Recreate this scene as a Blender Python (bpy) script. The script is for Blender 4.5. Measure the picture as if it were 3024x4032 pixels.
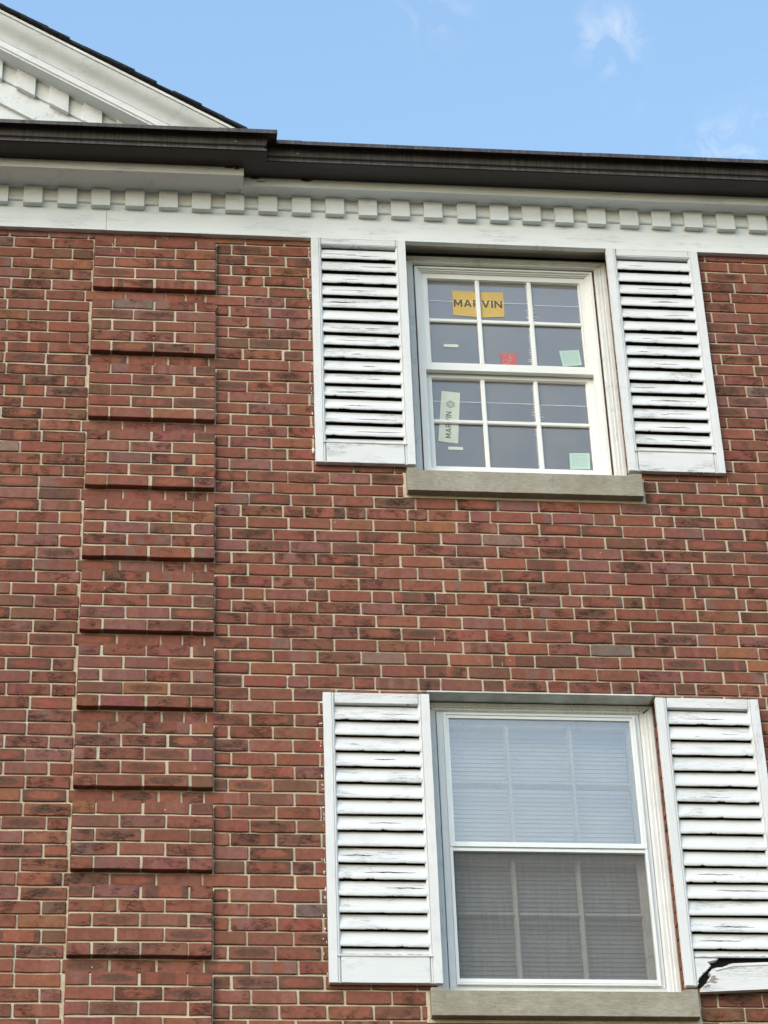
import bpy, bmesh, math, random
import numpy as np
from mathutils import Matrix, Vector, noise as mnoise

for o in list(bpy.data.objects):
    bpy.data.objects.remove(o, do_unlink=True)
scene = bpy.context.scene
col = scene.collection
R = math.radians

# ------------------------------------------------------------------ camera, sky, sun, exposure
ZO = 8.45            # height above ground of the course line used as zero for the facade measurements
camd = bpy.data.cameras.new('camera')
cam = bpy.data.objects.new('camera', camd)
col.objects.link(cam)
camd.sensor_fit = 'VERTICAL'
camd.sensor_height = 36.0
camd.lens = 87.888
camd.clip_start = 0.1
camd.clip_end = 5000
_r = Vector((0.99471867, -0.09718041, -0.0330262)).normalized()
_f = Vector((0.09919881, 0.82764133, 0.55242141)).normalized()
_u = _r.cross(_f)
CAMPOS = Vector((0.31996563, -10.07239444, -6.81494219 + ZO))
cam.matrix_world = Matrix(((_r.x, _u.x, -_f.x, CAMPOS.x), (_r.y, _u.y, -_f.y, CAMPOS.y),
                           (_r.z, _u.z, -_f.z, CAMPOS.z), (0, 0, 0, 1)))
scene.camera = cam

SUN_EL, SUN_AZ = R(34), R(221)          # behind the camera, veiled by bright cloud: soft light from high in front
sun_dir = Vector((math.sin(SUN_AZ) * math.cos(SUN_EL), math.cos(SUN_AZ) * math.cos(SUN_EL), math.sin(SUN_EL)))
sund = bpy.data.lights.new('sun', 'SUN')
sund.energy = 0.50
sund.angle = R(42)
sund.color = (1.0, 0.96, 0.90)
sun = bpy.data.objects.new('sun', sund)
col.objects.link(sun)
sun.rotation_euler = sun_dir.to_track_quat('Z', 'Y').to_euler()

world = bpy.data.worlds.new('World')
scene.world = world
world.use_nodes = True
wt = world.node_tree
wt.nodes.clear()
WN = wt.nodes.new
wout = WN('ShaderNodeOutputWorld')
bg = WN('ShaderNodeBackground')
sky = WN('ShaderNodeTexSky')
sky.sky_type = 'NISHITA'
sky.sun_disc = False
sky.sun_elevation = SUN_EL
sky.sun_rotation = SUN_AZ
sky.altitude = 200
sky.air_density = 2.0
sky.dust_density = 2.2
sky.ozone_density = 4.0
bg.inputs['Strength'].default_value = 0.15
tc = WN('ShaderNodeTexCoord')
# thin veil of high cloud over the whole sky plus a few small wisps
mp = WN('ShaderNodeMapping')
mp.inputs['Scale'].default_value = (1.0, 1.0, 2.2)
wt.links.new(tc.outputs['Generated'], mp.inputs['Vector'])
nz = WN('ShaderNodeTexNoise')
nz.inputs['Scale'].default_value = 3.0
nz.inputs['Detail'].default_value = 9
nz.inputs['Roughness'].default_value = 0.62
wt.links.new(mp.outputs['Vector'], nz.inputs['Vector'])
rmp = WN('ShaderNodeMapRange')
rmp.inputs['From Min'].default_value = 0.50
rmp.inputs['From Max'].default_value = 0.80
rmp.inputs['To Max'].default_value = 0.40
wt.links.new(nz.outputs['Fac'], rmp.inputs['Value'])
nf = WN('ShaderNodeTexNoise')
nf.inputs['Scale'].default_value = 55.0
nf.inputs['Detail'].default_value = 8
nf.inputs['Roughness'].default_value = 0.6
nf.inputs['Distortion'].default_value = 1.2
wt.links.new(tc.outputs['Generated'], nf.inputs['Vector'])
nfr = WN('ShaderNodeMapRange')
nfr.inputs['From Min'].default_value = 0.45
nfr.inputs['From Max'].default_value = 0.72
wt.links.new(nf.outputs['Fac'], nfr.inputs['Value'])
acc = None
for d, rad, amp in (((0.1101, 0.6999, 0.7057), 0.026, 0.20), ((0.1835, 0.6950, 0.6950), 0.020, 0.24), ((0.1765, 0.6985, 0.6935), 0.020, 0.26),
                    ((0.1858, 0.7070, 0.6824), 0.016, 0.25), ((0.2229, 0.7205, 0.6567), 0.017, 0.42), ((0.2392, 0.7141, 0.6579), 0.020, 0.40), ((0.1873, 0.7135, 0.6751), 0.012, 0.18)):
    dist = WN('ShaderNodeVectorMath')
    dist.operation = 'DISTANCE'
    wt.links.new(tc.outputs['Generated'], dist.inputs[0])
    dist.inputs[1].default_value = Vector(d).normalized()
    mr = WN('ShaderNodeMapRange')
    mr.interpolation_type = 'SMOOTHSTEP'
    mr.inputs['From Min'].default_value = rad
    mr.inputs['From Max'].default_value = 0.0
    mr.inputs['To Max'].default_value = amp
    wt.links.new(dist.outputs['Value'], mr.inputs['Value'])
    if acc is None:
        acc = mr.outputs['Result']
    else:
        ad = WN('ShaderNodeMath')
        ad.operation = 'ADD'
        wt.links.new(acc, ad.inputs[0])
        wt.links.new(mr.outputs['Result'], ad.inputs[1])
        acc = ad.outputs['Value']
mu = WN('ShaderNodeMath')
mu.operation = 'MULTIPLY'
wt.links.new(acc, mu.inputs[0])
wt.links.new(nfr.outputs['Result'], mu.inputs[1])
mx = WN('ShaderNodeMath')
mx.operation = 'MAXIMUM'
wt.links.new(mu.outputs['Value'], mx.inputs[0])
wt.links.new(rmp.outputs['Result'], mx.inputs[1])
cm = WN('ShaderNodeMix')
cm.data_type = 'RGBA'
wt.links.new(mx.outputs['Value'], cm.inputs['Factor'])
wt.links.new(sky.outputs['Color'], cm.inputs['A'])
cm.inputs['B'].default_value = (3.4, 3.5, 3.6, 1)
wt.links.new(cm.outputs['Result'], bg.inputs['Color'])
wt.links.new(bg.outputs['Background'], wout.inputs['Surface'])

vs = scene.view_settings
vs.view_transform = 'Standard'
vs.look = 'None'
vs.exposure = 1.06
vs.gamma = 1.0
vs.use_curve_mapping = False
scene.render.engine = 'CYCLES'
scene.cycles.use_denoising = True
scene.cycles.max_bounces = 5
scene.cycles.diffuse_bounces = 3
scene.cycles.glossy_bounces = 3
scene.cycles.transparent_max_bounces = 24

rng = random.Random(7)

# ------------------------------------------------------------------ materials
def s2l(c):
    return tuple(((v / 255) / 12.92 if v / 255 <= 0.04045 else ((v / 255 + 0.055) / 1.055) ** 2.4) for v in c)


class Mat:
    def __init__(self, name, rough=0.6, spec=0.3):
        self.m = bpy.data.materials.new(name)
        self.m.use_nodes = True
        self.t = self.m.node_tree
        self.b = self.t.nodes['Principled BSDF']
        self.b.inputs['Roughness'].default_value = rough
        self.b.inputs['Specular IOR Level'].default_value = spec

    def n(self, typ, **kw):
        nd = self.t.nodes.new(typ)
        for k, v in kw.items():
            setattr(nd, k, v)
        return nd

    def set(self, sock, v):
        if hasattr(v, 'is_output'):
            self.t.links.new(v, sock)
        else:
            if isinstance(v, tuple) and len(v) == 3 and sock.type == 'RGBA':
                v = (*v, 1)
            sock.default_value = v

    def math(self, op, a, b=0.0, clamp=False):
        nd = self.n('ShaderNodeMath', operation=op, use_clamp=clamp)
        self.set(nd.inputs[0], a)
        self.set(nd.inputs[1], b)
        return nd.outputs[0]

    def vmath(self, op, a, b=None):
        nd = self.n('ShaderNodeVectorMath', operation=op)
        self.set(nd.inputs[0], a)
        if b is not None:
            self.set(nd.inputs[1], b)
        return nd.outputs[0]

    def mix(self, f, a, b, blend='MIX'):
        nd = self.n('ShaderNodeMix', data_type='RGBA', blend_type=blend)
        self.set(nd.inputs['Factor'], f)
        self.set(nd.inputs['A'], a)
        self.set(nd.inputs['B'], b)
        return nd.outputs['Result']

    def rng(self, v, a, b, c=0.0, d=1.0, smooth=False):
        nd = self.n('ShaderNodeMapRange')
        if smooth:
            nd.interpolation_type = 'SMOOTHSTEP'
        self.set(nd.inputs['Value'], v)
        nd.inputs['From Min'].default_value = a
        nd.inputs['From Max'].default_value = b
        nd.inputs['To Min'].default_value = c
        nd.inputs['To Max'].default_value = d
        return nd.outputs['Result']

    def noise(self, vec, scale=5, detail=4, rough=0.55, dist=0.0):
        nd = self.n('ShaderNodeTexNoise')
        self.set(nd.inputs['Vector'], vec)
        nd.inputs['Scale'].default_value = scale
        nd.inputs['Detail'].default_value = detail
        nd.inputs['Roughness'].default_value = rough
        nd.inputs['Distortion'].default_value = dist
        return nd.outputs['Fac']

    def scaled(self, vec, s):
        return self.vmath('MULTIPLY', vec, s)

    def objvec(self, shift=True):
        v = self.n('ShaderNodeTexCoord').outputs['Object']
        if shift:
            r = self.n('ShaderNodeObjectInfo').outputs['Random']
            cb = self.n('ShaderNodeCombineXYZ')
            self.set(cb.inputs[0], self.math('MULTIPLY', r, 37.0))
            self.set(cb.inputs[1], self.math('MULTIPLY', r, 11.0))
            self.set(cb.inputs[2], self.math('MULTIPLY', r, 53.0))
            v = self.vmath('ADD', v, cb.outputs[0])
        return v

    def bump(self, h, strength=0.3, dist=0.002):
        nd = self.n('ShaderNodeBump')
        nd.inputs['Strength'].default_value = strength
        nd.inputs['Distance'].default_value = dist
        self.set(nd.inputs['Height'], h)
        self.t.links.new(nd.outputs[0], self.b.inputs['Normal'])

    def color(self, c):
        self.set(self.b.inputs['Base Color'], c)


def plain(name, c, rough=0.6, spec=0.3, var=0.10, scale=12, bump=0.15):
    M = Mat(name, rough, spec)
    v = M.objvec()
    n1 = M.noise(v, scale, 6)
    M.color(M.mix(M.rng(n1, 0.3, 0.7), tuple(x * (1 - var) for x in c), tuple(min(1, x * (1 + var)) for x in c)))
    if bump:
        M.bump(M.noise(v, 180, 3), bump, 0.001)
    return M.m


def brick_material():
    M = Mat('brick_clay', 0.88, 0.15)
    uv = M.n('ShaderNodeUVMap', uv_map='UVMap').outputs[0]

    def attr(nm, out):
        a = M.n('ShaderNodeAttribute', attribute_type='OBJECT', attribute_name=nm).outputs[out]
        b = M.n('ShaderNodeAttribute', attribute_type='GEOMETRY', attribute_name=nm).outputs[out]
        return (a, b)
    t1 = M.vmath('ADD', *attr('tint', 'Vector'))
    t2 = M.vmath('ADD', *attr('flash', 'Vector'))
    seed = M.math('ADD', *attr('seed', 'Fac'))
    style = M.math('ADD', *attr('style', 'Fac'))
    cb = M.n('ShaderNodeCombineXYZ')
    M.set(cb.inputs[0], M.math('MULTIPLY', seed, 13.7))
    M.set(cb.inputs[1], M.math('MULTIPLY', seed, 29.3))
    M.set(cb.inputs[2], M.math('MULTIPLY', seed, 7.1))
    v = M.vmath('ADD', uv, cb.outputs[0])
    sep = M.n('ShaderNodeSeparateXYZ')
    M.set(sep.inputs[0], uv)
    u_, v_ = sep.outputs[0], sep.outputs[1]
    # flashed centre (style < 0.5) or banding along the length (style > 0.5)
    warp = M.math('MULTIPLY', M.math('SUBTRACT', M.noise(v, 22, 3), 0.5), 0.9)
    ex = M.math('POWER', M.math('ABSOLUTE', M.math('DIVIDE', u_, 0.082)), 2.5)
    ey = M.math('POWER', M.math('ABSOLUTE', M.math('DIVIDE', v_, 0.021)), 2.0)
    ell = M.math('ADD', M.math('ADD', ex, ey), warp)
    centre = M.rng(ell, 1.15, 0.5, smooth=True)
    bandv = M.scaled(v, (14.0, 0.6, 1.0))
    band = M.rng(M.noise(bandv, 1.0, 1, 0.4), 0.50, 0.56, smooth=True)
    isb = M.math('GREATER_THAN', style, 0.5)
    mask = M.math('ADD', M.math('MULTIPLY', centre, M.math('SUBTRACT', 1.0, isb)), M.math('MULTIPLY', band, isb))
    mask = M.math('MULTIPLY', mask, M.rng(M.noise(v, 60, 4), 0.25, 0.6, 0.45, 1.0))
    c = M.mix(mask, t1, t2)
    # rough mottling
    c = M.mix(1.0, c, M.mix(M.rng(M.noise(v, 38, 6, 0.65), 0.28, 0.72), (0.80, 0.79, 0.78), (1.18, 1.18, 1.17)), 'MULTIPLY')
    c = M.mix(1.0, c, M.mix(M.rng(M.noise(v, 420, 2, 0.6), 0.3, 0.7), (0.86, 0.85, 0.84), (1.13, 1.13, 1.12)), 'MULTIPLY')
    # horizontal drag cracks in the clay
    gv = M.scaled(v, (20.0, 95.0, 1.0))
    g = M.noise(gv, 1.0, 5, 0.62, 0.9)
    crack = M.rng(M.math('ABSOLUTE', M.math('SUBTRACT', g, 0.5)), 0.055, 0.0)
    amt = M.rng(M.noise(v, 15, 2), 0.47, 0.60)
    sd = M.rng(M.math('FRACT', M.math('MULTIPLY', seed, 5.77)), 0.35, 0.65, 0.0, 1.0)
    crack = M.math('MULTIPLY', M.math('MULTIPLY', crack, amt), sd)
    c = M.mix(M.math('MULTIPLY', crack, 0.9), c, (0.03, 0.016, 0.012))
    # a little mortar smear and spatters of white paint
    pos = M.n('ShaderNodeNewGeometry').outputs['Position']
    vo = M.n('ShaderNodeTexVoronoi')
    M.set(vo.inputs['Vector'], M.scaled(pos, (1.0, 0.0, 1.0)))
    vo.inputs['Scale'].default_value = 10.0
    vs_ = M.n('ShaderNodeSeparateXYZ')
    M.set(vs_.inputs[0], vo.outputs['Color'])
    size = M.rng(vs_.outputs[0], 0.45, 1.0, 0.0, 0.040)
    spat = M.math('LESS_THAN', vo.outputs['Distance'], size)
    c = M.mix(M.math('MULTIPLY', spat, 0.8), c, (0.66, 0.62, 0.56))
    smear = M.rng(M.noise(pos, 5.5, 7, 0.68), 0.62, 0.80, 0.0, 0.30)
    c = M.mix(smear, c, (0.42, 0.34, 0.28))
    c = M.mix(1.0, c, M.mix(M.rng(M.noise(M.scaled(pos, (4.5, 0.0, 0.55)), 1.0, 5, 0.6), 0.32, 0.68), (0.86, 0.86, 0.87), (1.06, 1.06, 1.05)), 'MULTIPLY')
    M.color(c)
    h = M.math('SUBTRACT', M.math('ADD', M.math('MULTIPLY', M.noise(v, 260, 4, 0.6), 0.5), M.math('MULTIPLY', g, 0.6)), M.math('MULTIPLY', crack, 1.5))
    M.bump(h, 0.55, 0.0035)
    return M.m


def mortar_material():
    M = Mat('mortar', 0.95, 0.1)
    v = M.n('ShaderNodeNewGeometry').outputs['Position']
    c = M.mix(M.rng(M.noise(v, 4, 7, 0.68), 0.32, 0.66), (0.50, 0.43, 0.315), (0.70, 0.62, 0.465))
    c = M.mix(1.0, c, M.mix(M.rng(M.noise(v, 300, 3, 0.7), 0.3, 0.7), (0.72, 0.72, 0.72), (1.2, 1.2, 1.2)), 'MULTIPLY')
    c = M.mix(M.rng(M.noise(M.scaled(v, (6, 6, 30)), 1, 6, 0.7), 0.55, 0.75, 0, 0.5), c, (0.22, 0.19, 0.14))
    M.color(c)
    M.bump(M.noise(v, 160, 5, 0.7), 0.7, 0.004)
    return M.m


def paint_material(name, base, crack=0.5, dirt=0.25, chip=0.0, grain=(5.0, 5.0, 60.0), rough=0.55, wood=(0.20, 0.18, 0.155)):
    """old oil paint on boards: grain cracks along the board, dirt in low places, bare wood where it has flaked"""
    M = Mat(name, rough, 0.35)
    v = M.objvec()
    c = M.mix(M.rng(M.noise(v, 4, 5), 0.3, 0.7), tuple(x * 0.93 for x in base), base)
    c = M.mix(M.rng(M.noise(M.scaled(v, tuple(0.5 * g for g in grain)), 1.0, 6, 0.65), 0.45, 0.75, 0.0, dirt), c, tuple(x * 0.55 for x in base))
    gv = M.scaled(v, grain)
    g = M.noise(gv, 1.0, 6, 0.6, 0.8)
    line = M.rng(M.math('ABSOLUTE', M.math('SUBTRACT', g, 0.5)), 0.022, 0.0)
    patch = M.rng(M.noise(M.scaled(v, (5.0, 5.0, 14.0)), 1.0, 3), 0.50, 0.62)
    wear = M.rng(M.math('FRACT', M.math('MULTIPLY', M.n('ShaderNodeObjectInfo').outputs['Random'], 7.31)), 0.0, 1.0, 0.25, 1.1)
    ck = M.math('MULTIPLY', M.math('MULTIPLY', line, patch), M.math('MULTIPLY', wear, crack))
    c = M.mix(ck, c, (0.10, 0.095, 0.085))
    h = M.math('SUBTRACT', M.math('MULTIPLY', g, 0.5), ck)
    if chip > 0:
        cn = M.noise(M.scaled(v, (grain[0] * 3.2, grain[1] * 3.2, grain[2] * 1.6)), 1.0, 4, 0.5, 0.3)
        reg = M.rng(M.noise(M.scaled(v, (3.1, 3.1, 9.0)), 1.0, 2), 0.50, 0.66, 0.0, 1.0)
        cf = M.math('MULTIPLY', M.math('GREATER_THAN', M.math('ADD', cn, M.math('MULTIPLY', M.math('SUBTRACT', reg, 1.0), 0.3)), 0.72 - 0.1 * chip), 0.9)
        c = M.mix(cf, c, wood)
        h = M.math('SUBTRACT', h, M.math('MULTIPLY', cf, 0.5))
    M.color(c)
    M.bump(h, 0.6, 0.003)
    return M.m


M_BRICK = brick_material()
M_MORTAR = mortar_material()
WHITE = (0.79, 0.815, 0.82)
M_TRIM = paint_material('trim_paint', WHITE, 0.38, 0.14, 0.0, (4.0, 4.0, 55.0))
M_RAKE = paint_material('rake_paint', (0.70, 0.72, 0.725), 0.55, 0.24, 0.2, (22.0, 22.0, 26.0))
M_SHUT = paint_material('shutter_paint', (0.73, 0.74, 0.745), 0.85, 0.10, 0.55, (7.0, 7.0, 95.0), wood=(0.30, 0.285, 0.27))
M_STILE = paint_material('shutter_stile_paint', (0.73, 0.74, 0.745), 0.35, 0.10, 0.1, (70.0, 30.0, 9.0))
M_CASING = paint_material('casing_paint', (0.73, 0.75, 0.75), 0.6, 0.20, 0.35, (75.0, 30.0, 10.0), wood=(0.24, 0.17, 0.11))
M_SASH = paint_material('old_sash_paint', (0.82, 0.82, 0.80), 0.9, 0.3, 0.7, (40.0, 30.0, 40.0))
M_NEWWIN = plain('new_window_frame', (0.80, 0.80, 0.77), 0.35, 0.45, 0.03, 6, 0.03)
M_ALU = plain('storm_frame_enamel', (0.76, 0.79, 0.80), 0.35, 0.5, 0.05, 8, 0.05)
M_WOOD = plain('raw_wood', (0.16, 0.085, 0.04), 0.8, 0.2, 0.45, 14, 0.4)
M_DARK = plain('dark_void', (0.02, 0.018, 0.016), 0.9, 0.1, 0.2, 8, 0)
M_ROOM = plain('room_plaster', (0.32, 0.30, 0.28), 0.9, 0.1, 0.08, 2, 0)
M_STEEL = plain('painted_steel', (0.60, 0.62, 0.58), 0.6, 0.3, 0.25, 9, 0.2)
M_BLIND = plain('blind_slat_enamel', (0.86, 0.86, 0.85), 0.45, 0.4, 0.03, 3, 0)
M_CORD = plain('cord', (0.7, 0.7, 0.68), 0.8, 0.2, 0.05, 3, 0)
M_ROOF = plain('asphalt_shingle', (0.028, 0.028, 0.032), 0.95, 0.2, 0.45, 60, 0.8)
M_SCREW = plain('screw_metal', (0.45, 0.42, 0.40), 0.4, 0.6, 0.1, 20, 0)


def stone_material():
    M = Mat('limestone', 0.9, 0.15)
    v = M.objvec()
    c = M.mix(M.rng(M.noise(v, 5, 6, 0.6), 0.3, 0.7), (0.27, 0.243, 0.190), (0.385, 0.360, 0.300))
    c = M.mix(1.0, c, M.mix(M.rng(M.noise(M.scaled(v, (30, 30, 120)), 1, 5, 0.7), 0.3, 0.7), (0.78, 0.78, 0.77), (1.18, 1.18, 1.18)), 'MULTIPLY')
    c = M.mix(M.rng(M.noise(v, 7, 6, 0.7), 0.60, 0.75, 0, 0.65), c, (0.07, 0.065, 0.055))
    M.color(c)
    M.bump(M.noise(M.scaled(v, (40, 40, 140)), 1, 5, 0.7), 0.55, 0.004)
    return M.m


def gutter_material():
    M = Mat('gutter_enamel', 0.42, 0.4)
    v = M.objvec(False)
    st = M.noise(M.scaled(v, (48.0, 1.0, 1.6)), 1.0, 5, 0.7)
    c = M.mix(M.rng(st, 0.35, 0.70), (0.020, 0.015, 0.014), (0.120, 0.100, 0.093))
    c = M.mix(M.rng(M.noise(v, 9, 5), 0.5, 0.75), c, (0.022, 0.015, 0.014))
    c = M.mix(M.rng(M.noise(v, 60, 5, 0.7), 0.66, 0.75, 0, 0.7), c, (0.20, 0.15, 0.12))
    M.color(c)
    M.set(M.b.inputs['Roughness'], M.rng(st, 0.3, 0.7, 0.32, 0.6))
    M.bump(M.noise(v, 30, 4), 0.15, 0.002)
    return M.m


def glass_material(name, refl, haze=0.0, hazecol=(0.5, 0.5, 0.5), rough=0.01, tint=(1, 1, 1), uneven=0.25):
    m = bpy.data.materials.new(name)
    m.use_nodes = True
    t = m.node_tree
    t.nodes.clear()
    out = t.nodes.new('ShaderNodeOutputMaterial')
    tr = t.nodes.new('ShaderNodeBsdfTransparent')
    tr.inputs[0].default_value = (*tint, 1)
    gl = t.nodes.new('ShaderNodeBsdfGlossy')
    gl.inputs['Roughness'].default_value = rough
    df = t.nodes.new('ShaderNodeBsdfDiffuse')
    df.inputs[0].default_value = (*hazecol, 1)
    fr = t.nodes.new('ShaderNodeFresnel')
    fr.inputs['IOR'].default_value = 1.5
    mu_ = t.nodes.new('ShaderNodeMath')
    mu_.operation = 'MULTIPLY'
    mu_.use_clamp = True
    t.links.new(fr.outputs[0], mu_.inputs[0])
    mu_.inputs[1].default_value = refl
    m1 = t.nodes.new('ShaderNodeMixShader')
    t.links.new(mu_.outputs[0], m1.inputs[0])
    t.links.new(tr.outputs[0], m1.inputs[1])
    t.links.new(gl.outputs[0], m1.inputs[2])
    if haze > 0:
        m2 = t.nodes.new('ShaderNodeMixShader')
        tcn = t.nodes.new('ShaderNodeTexCoord')
        nn = t.nodes.new('ShaderNodeTexNoise')
        nn.inputs['Scale'].default_value = 3.0
        nn.inputs['Detail'].default_value = 5
        oi = t.nodes.new('ShaderNodeObjectInfo')
        av = t.nodes.new('ShaderNodeVectorMath')
        av.operation = 'ADD'
        sc_ = t.nodes.new('ShaderNodeVectorMath')
        sc_.operation = 'SCALE'
        sc_.inputs[0].default_value = (0.3, 0.2, 0.4)
        t.links.new(oi.outputs['Random'], sc_.inputs['Scale'])
        t.links.new(tcn.outputs['Object'], av.inputs[0])
        t.links.new(sc_.outputs[0], av.inputs[1])
        t.links.new(av.outputs[0], nn.inputs['Vector'])
        mr_ = t.nodes.new('ShaderNodeMapRange')
        mr_.inputs['From Min'].default_value = 0.3
        mr_.inputs['From Max'].default_value = 0.7
        mr_.inputs['To Min'].default_value = haze * (1 - uneven)
        mr_.inputs['To Max'].default_value = haze * (1 + uneven)
        t.links.new(nn.outputs['Fac'], mr_.inputs['Value'])
        t.links.new(mr_.outputs[0], m2.inputs[0])
        t.links.new(m1.outputs[0], m2.inputs[1])
        t.links.new(df.outputs[0], m2.inputs[2])
        m1 = m2
    t.links.new(m1.outputs[0], out.inputs['Surface'])
    return m


def screen_material():
    m = bpy.data.materials.new('insect_screen_mesh')
    m.use_nodes = True
    t = m.node_tree
    t.nodes.clear()
    out = t.nodes.new('ShaderNodeOutputMaterial')
    tr = t.nodes.new('ShaderNodeBsdfTransparent')
    df = t.nodes.new('ShaderNodeBsdfDiffuse')
    df.inputs[0].default_value = (0.20, 0.20, 0.20, 1)
    mx_ = t.nodes.new('ShaderNodeMixShader')
    tcn = t.nodes.new('ShaderNodeTexCoord')
    mpn = t.nodes.new('ShaderNodeMapping')
    mpn.inputs['Scale'].default_value = (60, 60, 4)
    nn = t.nodes.new('ShaderNodeTexNoise')
    nn.inputs['Scale'].default_value = 1.0
    nn.inputs['Detail'].default_value = 5
    t.links.new(tcn.outputs['Object'], mpn.inputs['Vector'])
    t.links.new(mpn.outputs[0], nn.inputs['Vector'])
    mr_ = t.nodes.new('ShaderNodeMapRange')
    mr_.inputs['From Min'].default_value = 0.3
    mr_.inputs['From Max'].default_value = 0.7
    mr_.inputs['To Min'].default_value = 0.33
    mr_.inputs['To Max'].default_value = 0.38
    t.links.new(nn.outputs['Fac'], mr_.inputs['Value'])
    t.links.new(mr_.outputs[0], mx_.inputs[0])
    t.links.new(tr.outputs[0], mx_.inputs[1])
    t.links.new(df.outputs[0], mx_.inputs[2])
    t.links.new(mx_.outputs[0], out.inputs['Surface'])
    return m


M_STONE = stone_material()
M_GUTTER = gutter_material()
M_GUTTER_SHADE = plain('gutter_enamel_shade', (0.016, 0.009, 0.008), 0.4, 0.4, 0.2, 9, 0.05)  # darker copy of the enamel that paints shade under the gutter
M_GLASS_NEW = glass_material('new_window_glass', 1.7, 0.175, (0.60, 0.56, 0.50), uneven=0.38)
M_GLASS_STORM = glass_material('storm_glass', 3.4, 0.11, (0.80, 0.80, 0.78))
M_GLASS_OLD = glass_material('old_glass', 1.0, 0.015, (0.5, 0.5, 0.48))
M_SCREEN = screen_material()
M_FILM = plain('film_edge', (0.72, 0.76, 0.77), 0.4, 0.5, 0.05, 9, 0)


def ground_material():
    M = Mat('lawn_and_soil', 0.95, 0.1)
    v = M.n('ShaderNodeTexCoord').outputs['Object']
    c = M.mix(M.rng(M.noise(v, 0.25, 6), 0.4, 0.6), (0.055, 0.068, 0.022), (0.085, 0.085, 0.032))
    c = M.mix(M.rng(M.noise(v, 2.0, 6), 0.55, 0.75), c, (0.17, 0.14, 0.09))
    M.color(c)
    M.bump(M.noise(v, 30, 4), 0.5, 0.03)
    return M.m


def concrete_material():
    M = Mat('asphalt', 0.9, 0.15)
    v = M.n('ShaderNodeTexCoord').outputs['Object']
    c = M.mix(M.rng(M.noise(v, 0.8, 6), 0.3, 0.7), (0.045, 0.044, 0.042), (0.065, 0.063, 0.06))
    M.color(c)
    M.bump(M.noise(v, 60, 4), 0.3, 0.004)
    return M.m


# ------------------------------------------------------------------ mesh helpers
class MB:
    """collects vertices and faces, then links them as ONE mesh object"""

    def __init__(self):
        self.v = []
        self.f = []

    def box(self, x0, x1, y0, y1, z0, z1):
        b = len(self.v)
        self.v += [(x0, y0, z0), (x1, y0, z0), (x1, y1, z0), (x0, y1, z0), (x0, y0, z1), (x1, y0, z1), (x1, y1, z1), (x0, y1, z1)]
        self.f += [tuple(b + i for i in q) for q in ((0, 3, 2, 1), (4, 5, 6, 7), (0, 1, 5, 4), (1, 2, 6, 5), (2, 3, 7, 6), (3, 0, 4, 7))]
        return self

    def loft(self, sections, closed=True, caps=True):
        """sections: equal-length rings of points"""
        b = len(self.v)
        n = len(sections[0])
        for s in sections:
            self.v += [tuple(p) for p in s]
        for i in range(len(sections) - 1):
            for j in range(n if closed else n - 1):
                k = (j + 1) % n
                self.f.append((b + i * n + j, b + i * n + k, b + (i + 1) * n + k, b + (i + 1) * n + j))
        if caps:
            self.f.append(tuple(b + j for j in range(n))[::-1])
            e = b + (len(sections) - 1) * n
            self.f.append(tuple(e + j for j in range(n)))
        return self

    def ring(self, x0, x1, z0, z1, wx, wz0, wz1, yf, yb):
        """mitred rectangular frame: outer box x0..x1, z0..z1, member widths wx (sides), wz0 (bottom), wz1 (top)"""
        o = [(x0, z0), (x1, z0), (x1, z1), (x0, z1)]
        i = [(x0 + wx, z0 + wz0), (x1 - wx, z0 + wz0), (x1 - wx, z1 - wz1), (x0 + wx, z1 - wz1)]
        b = len(self.v)
        for pts, y in ((o, yf), (i, yf), (i, yb), (o, yb)):
            self.v += [(p[0], y, p[1]) for p in pts]
        for a in range(4):
            for j in range(4):
                k = (j + 1) % 4
                c = (a + 1) % 4
                self.f.append((b + a * 4 + j, b + a * 4 + k, b + c * 4 + k, b + c * 4 + j))
        return self

    def poly(self, pts, yf, yb):
        """outline (x, z) with thickness"""
        b = len(self.v)
        n = len(pts)
        self.v += [(p[0], yf, p[1]) for p in pts] + [(p[0], yb, p[1]) for p in pts]
        self.f.append(tuple(range(b, b + n)))
        self.f.append(tuple(range(b + 2 * n - 1, b + n - 1, -1)))
        for j in range(n):
            k = (j + 1) % n
            self.f.append((b + j, b + n + j, b + n + k, b + k))
        return self

    def mesh(self, name, mat):
        me = bpy.data.meshes.new(name)
        me.from_pydata(self.v, [], self.f)
        bm = bmesh.new()
        bm.from_mesh(me)
        bmesh.ops.recalc_face_normals(bm, faces=bm.faces)
        bm.to_mesh(me)
        bm.free()
        if mat:
            me.materials.append(mat)
        return me

    def build(self, name, mat, parent=None, loc=(0, 0, 0), bevel=0.0, smooth=False):
        """vertices were given in facade coordinates; they are stored relative to loc (facade coordinates)"""
        L = Vector(loc)
        self.v = [tuple(Vector(p) - L) for p in self.v]
        me = self.mesh(name, mat)
        if smooth:
            for p in me.polygons:
                p.use_smooth = True
        o = bpy.data.objects.new(name, me)
        col.objects.link(o)
        o.location = L
        if parent is not None:
            o.parent = parent
            pl = Vector(parent['_base']) if '_base' in parent else Vector((0, 0, 0))
            o.location = L - pl
        else:
            o.location = L + Vector((0, 0, ZO))
        o['_base'] = tuple(L)
        if bevel:
            md = o.modifiers.new('bevel', 'BEVEL')
            md.width = bevel
            md.segments = 2
            md.limit_method = 'ANGLE'
            md.angle_limit = R(40)
        return o


def empty(name, base, label=None, cat=None, group=None, parent=None):
    o = bpy.data.objects.new(name, None)
    col.objects.link(o)
    o.empty_display_size = 0.1
    o['_base'] = tuple(base)
    if parent is None:
        o.location = Vector(base) + Vector((0, 0, ZO))
    else:
        o.parent = parent
        o.location = Vector(base) - Vector(parent['_base'])
    tag(o, label, cat, group)
    return o


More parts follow.
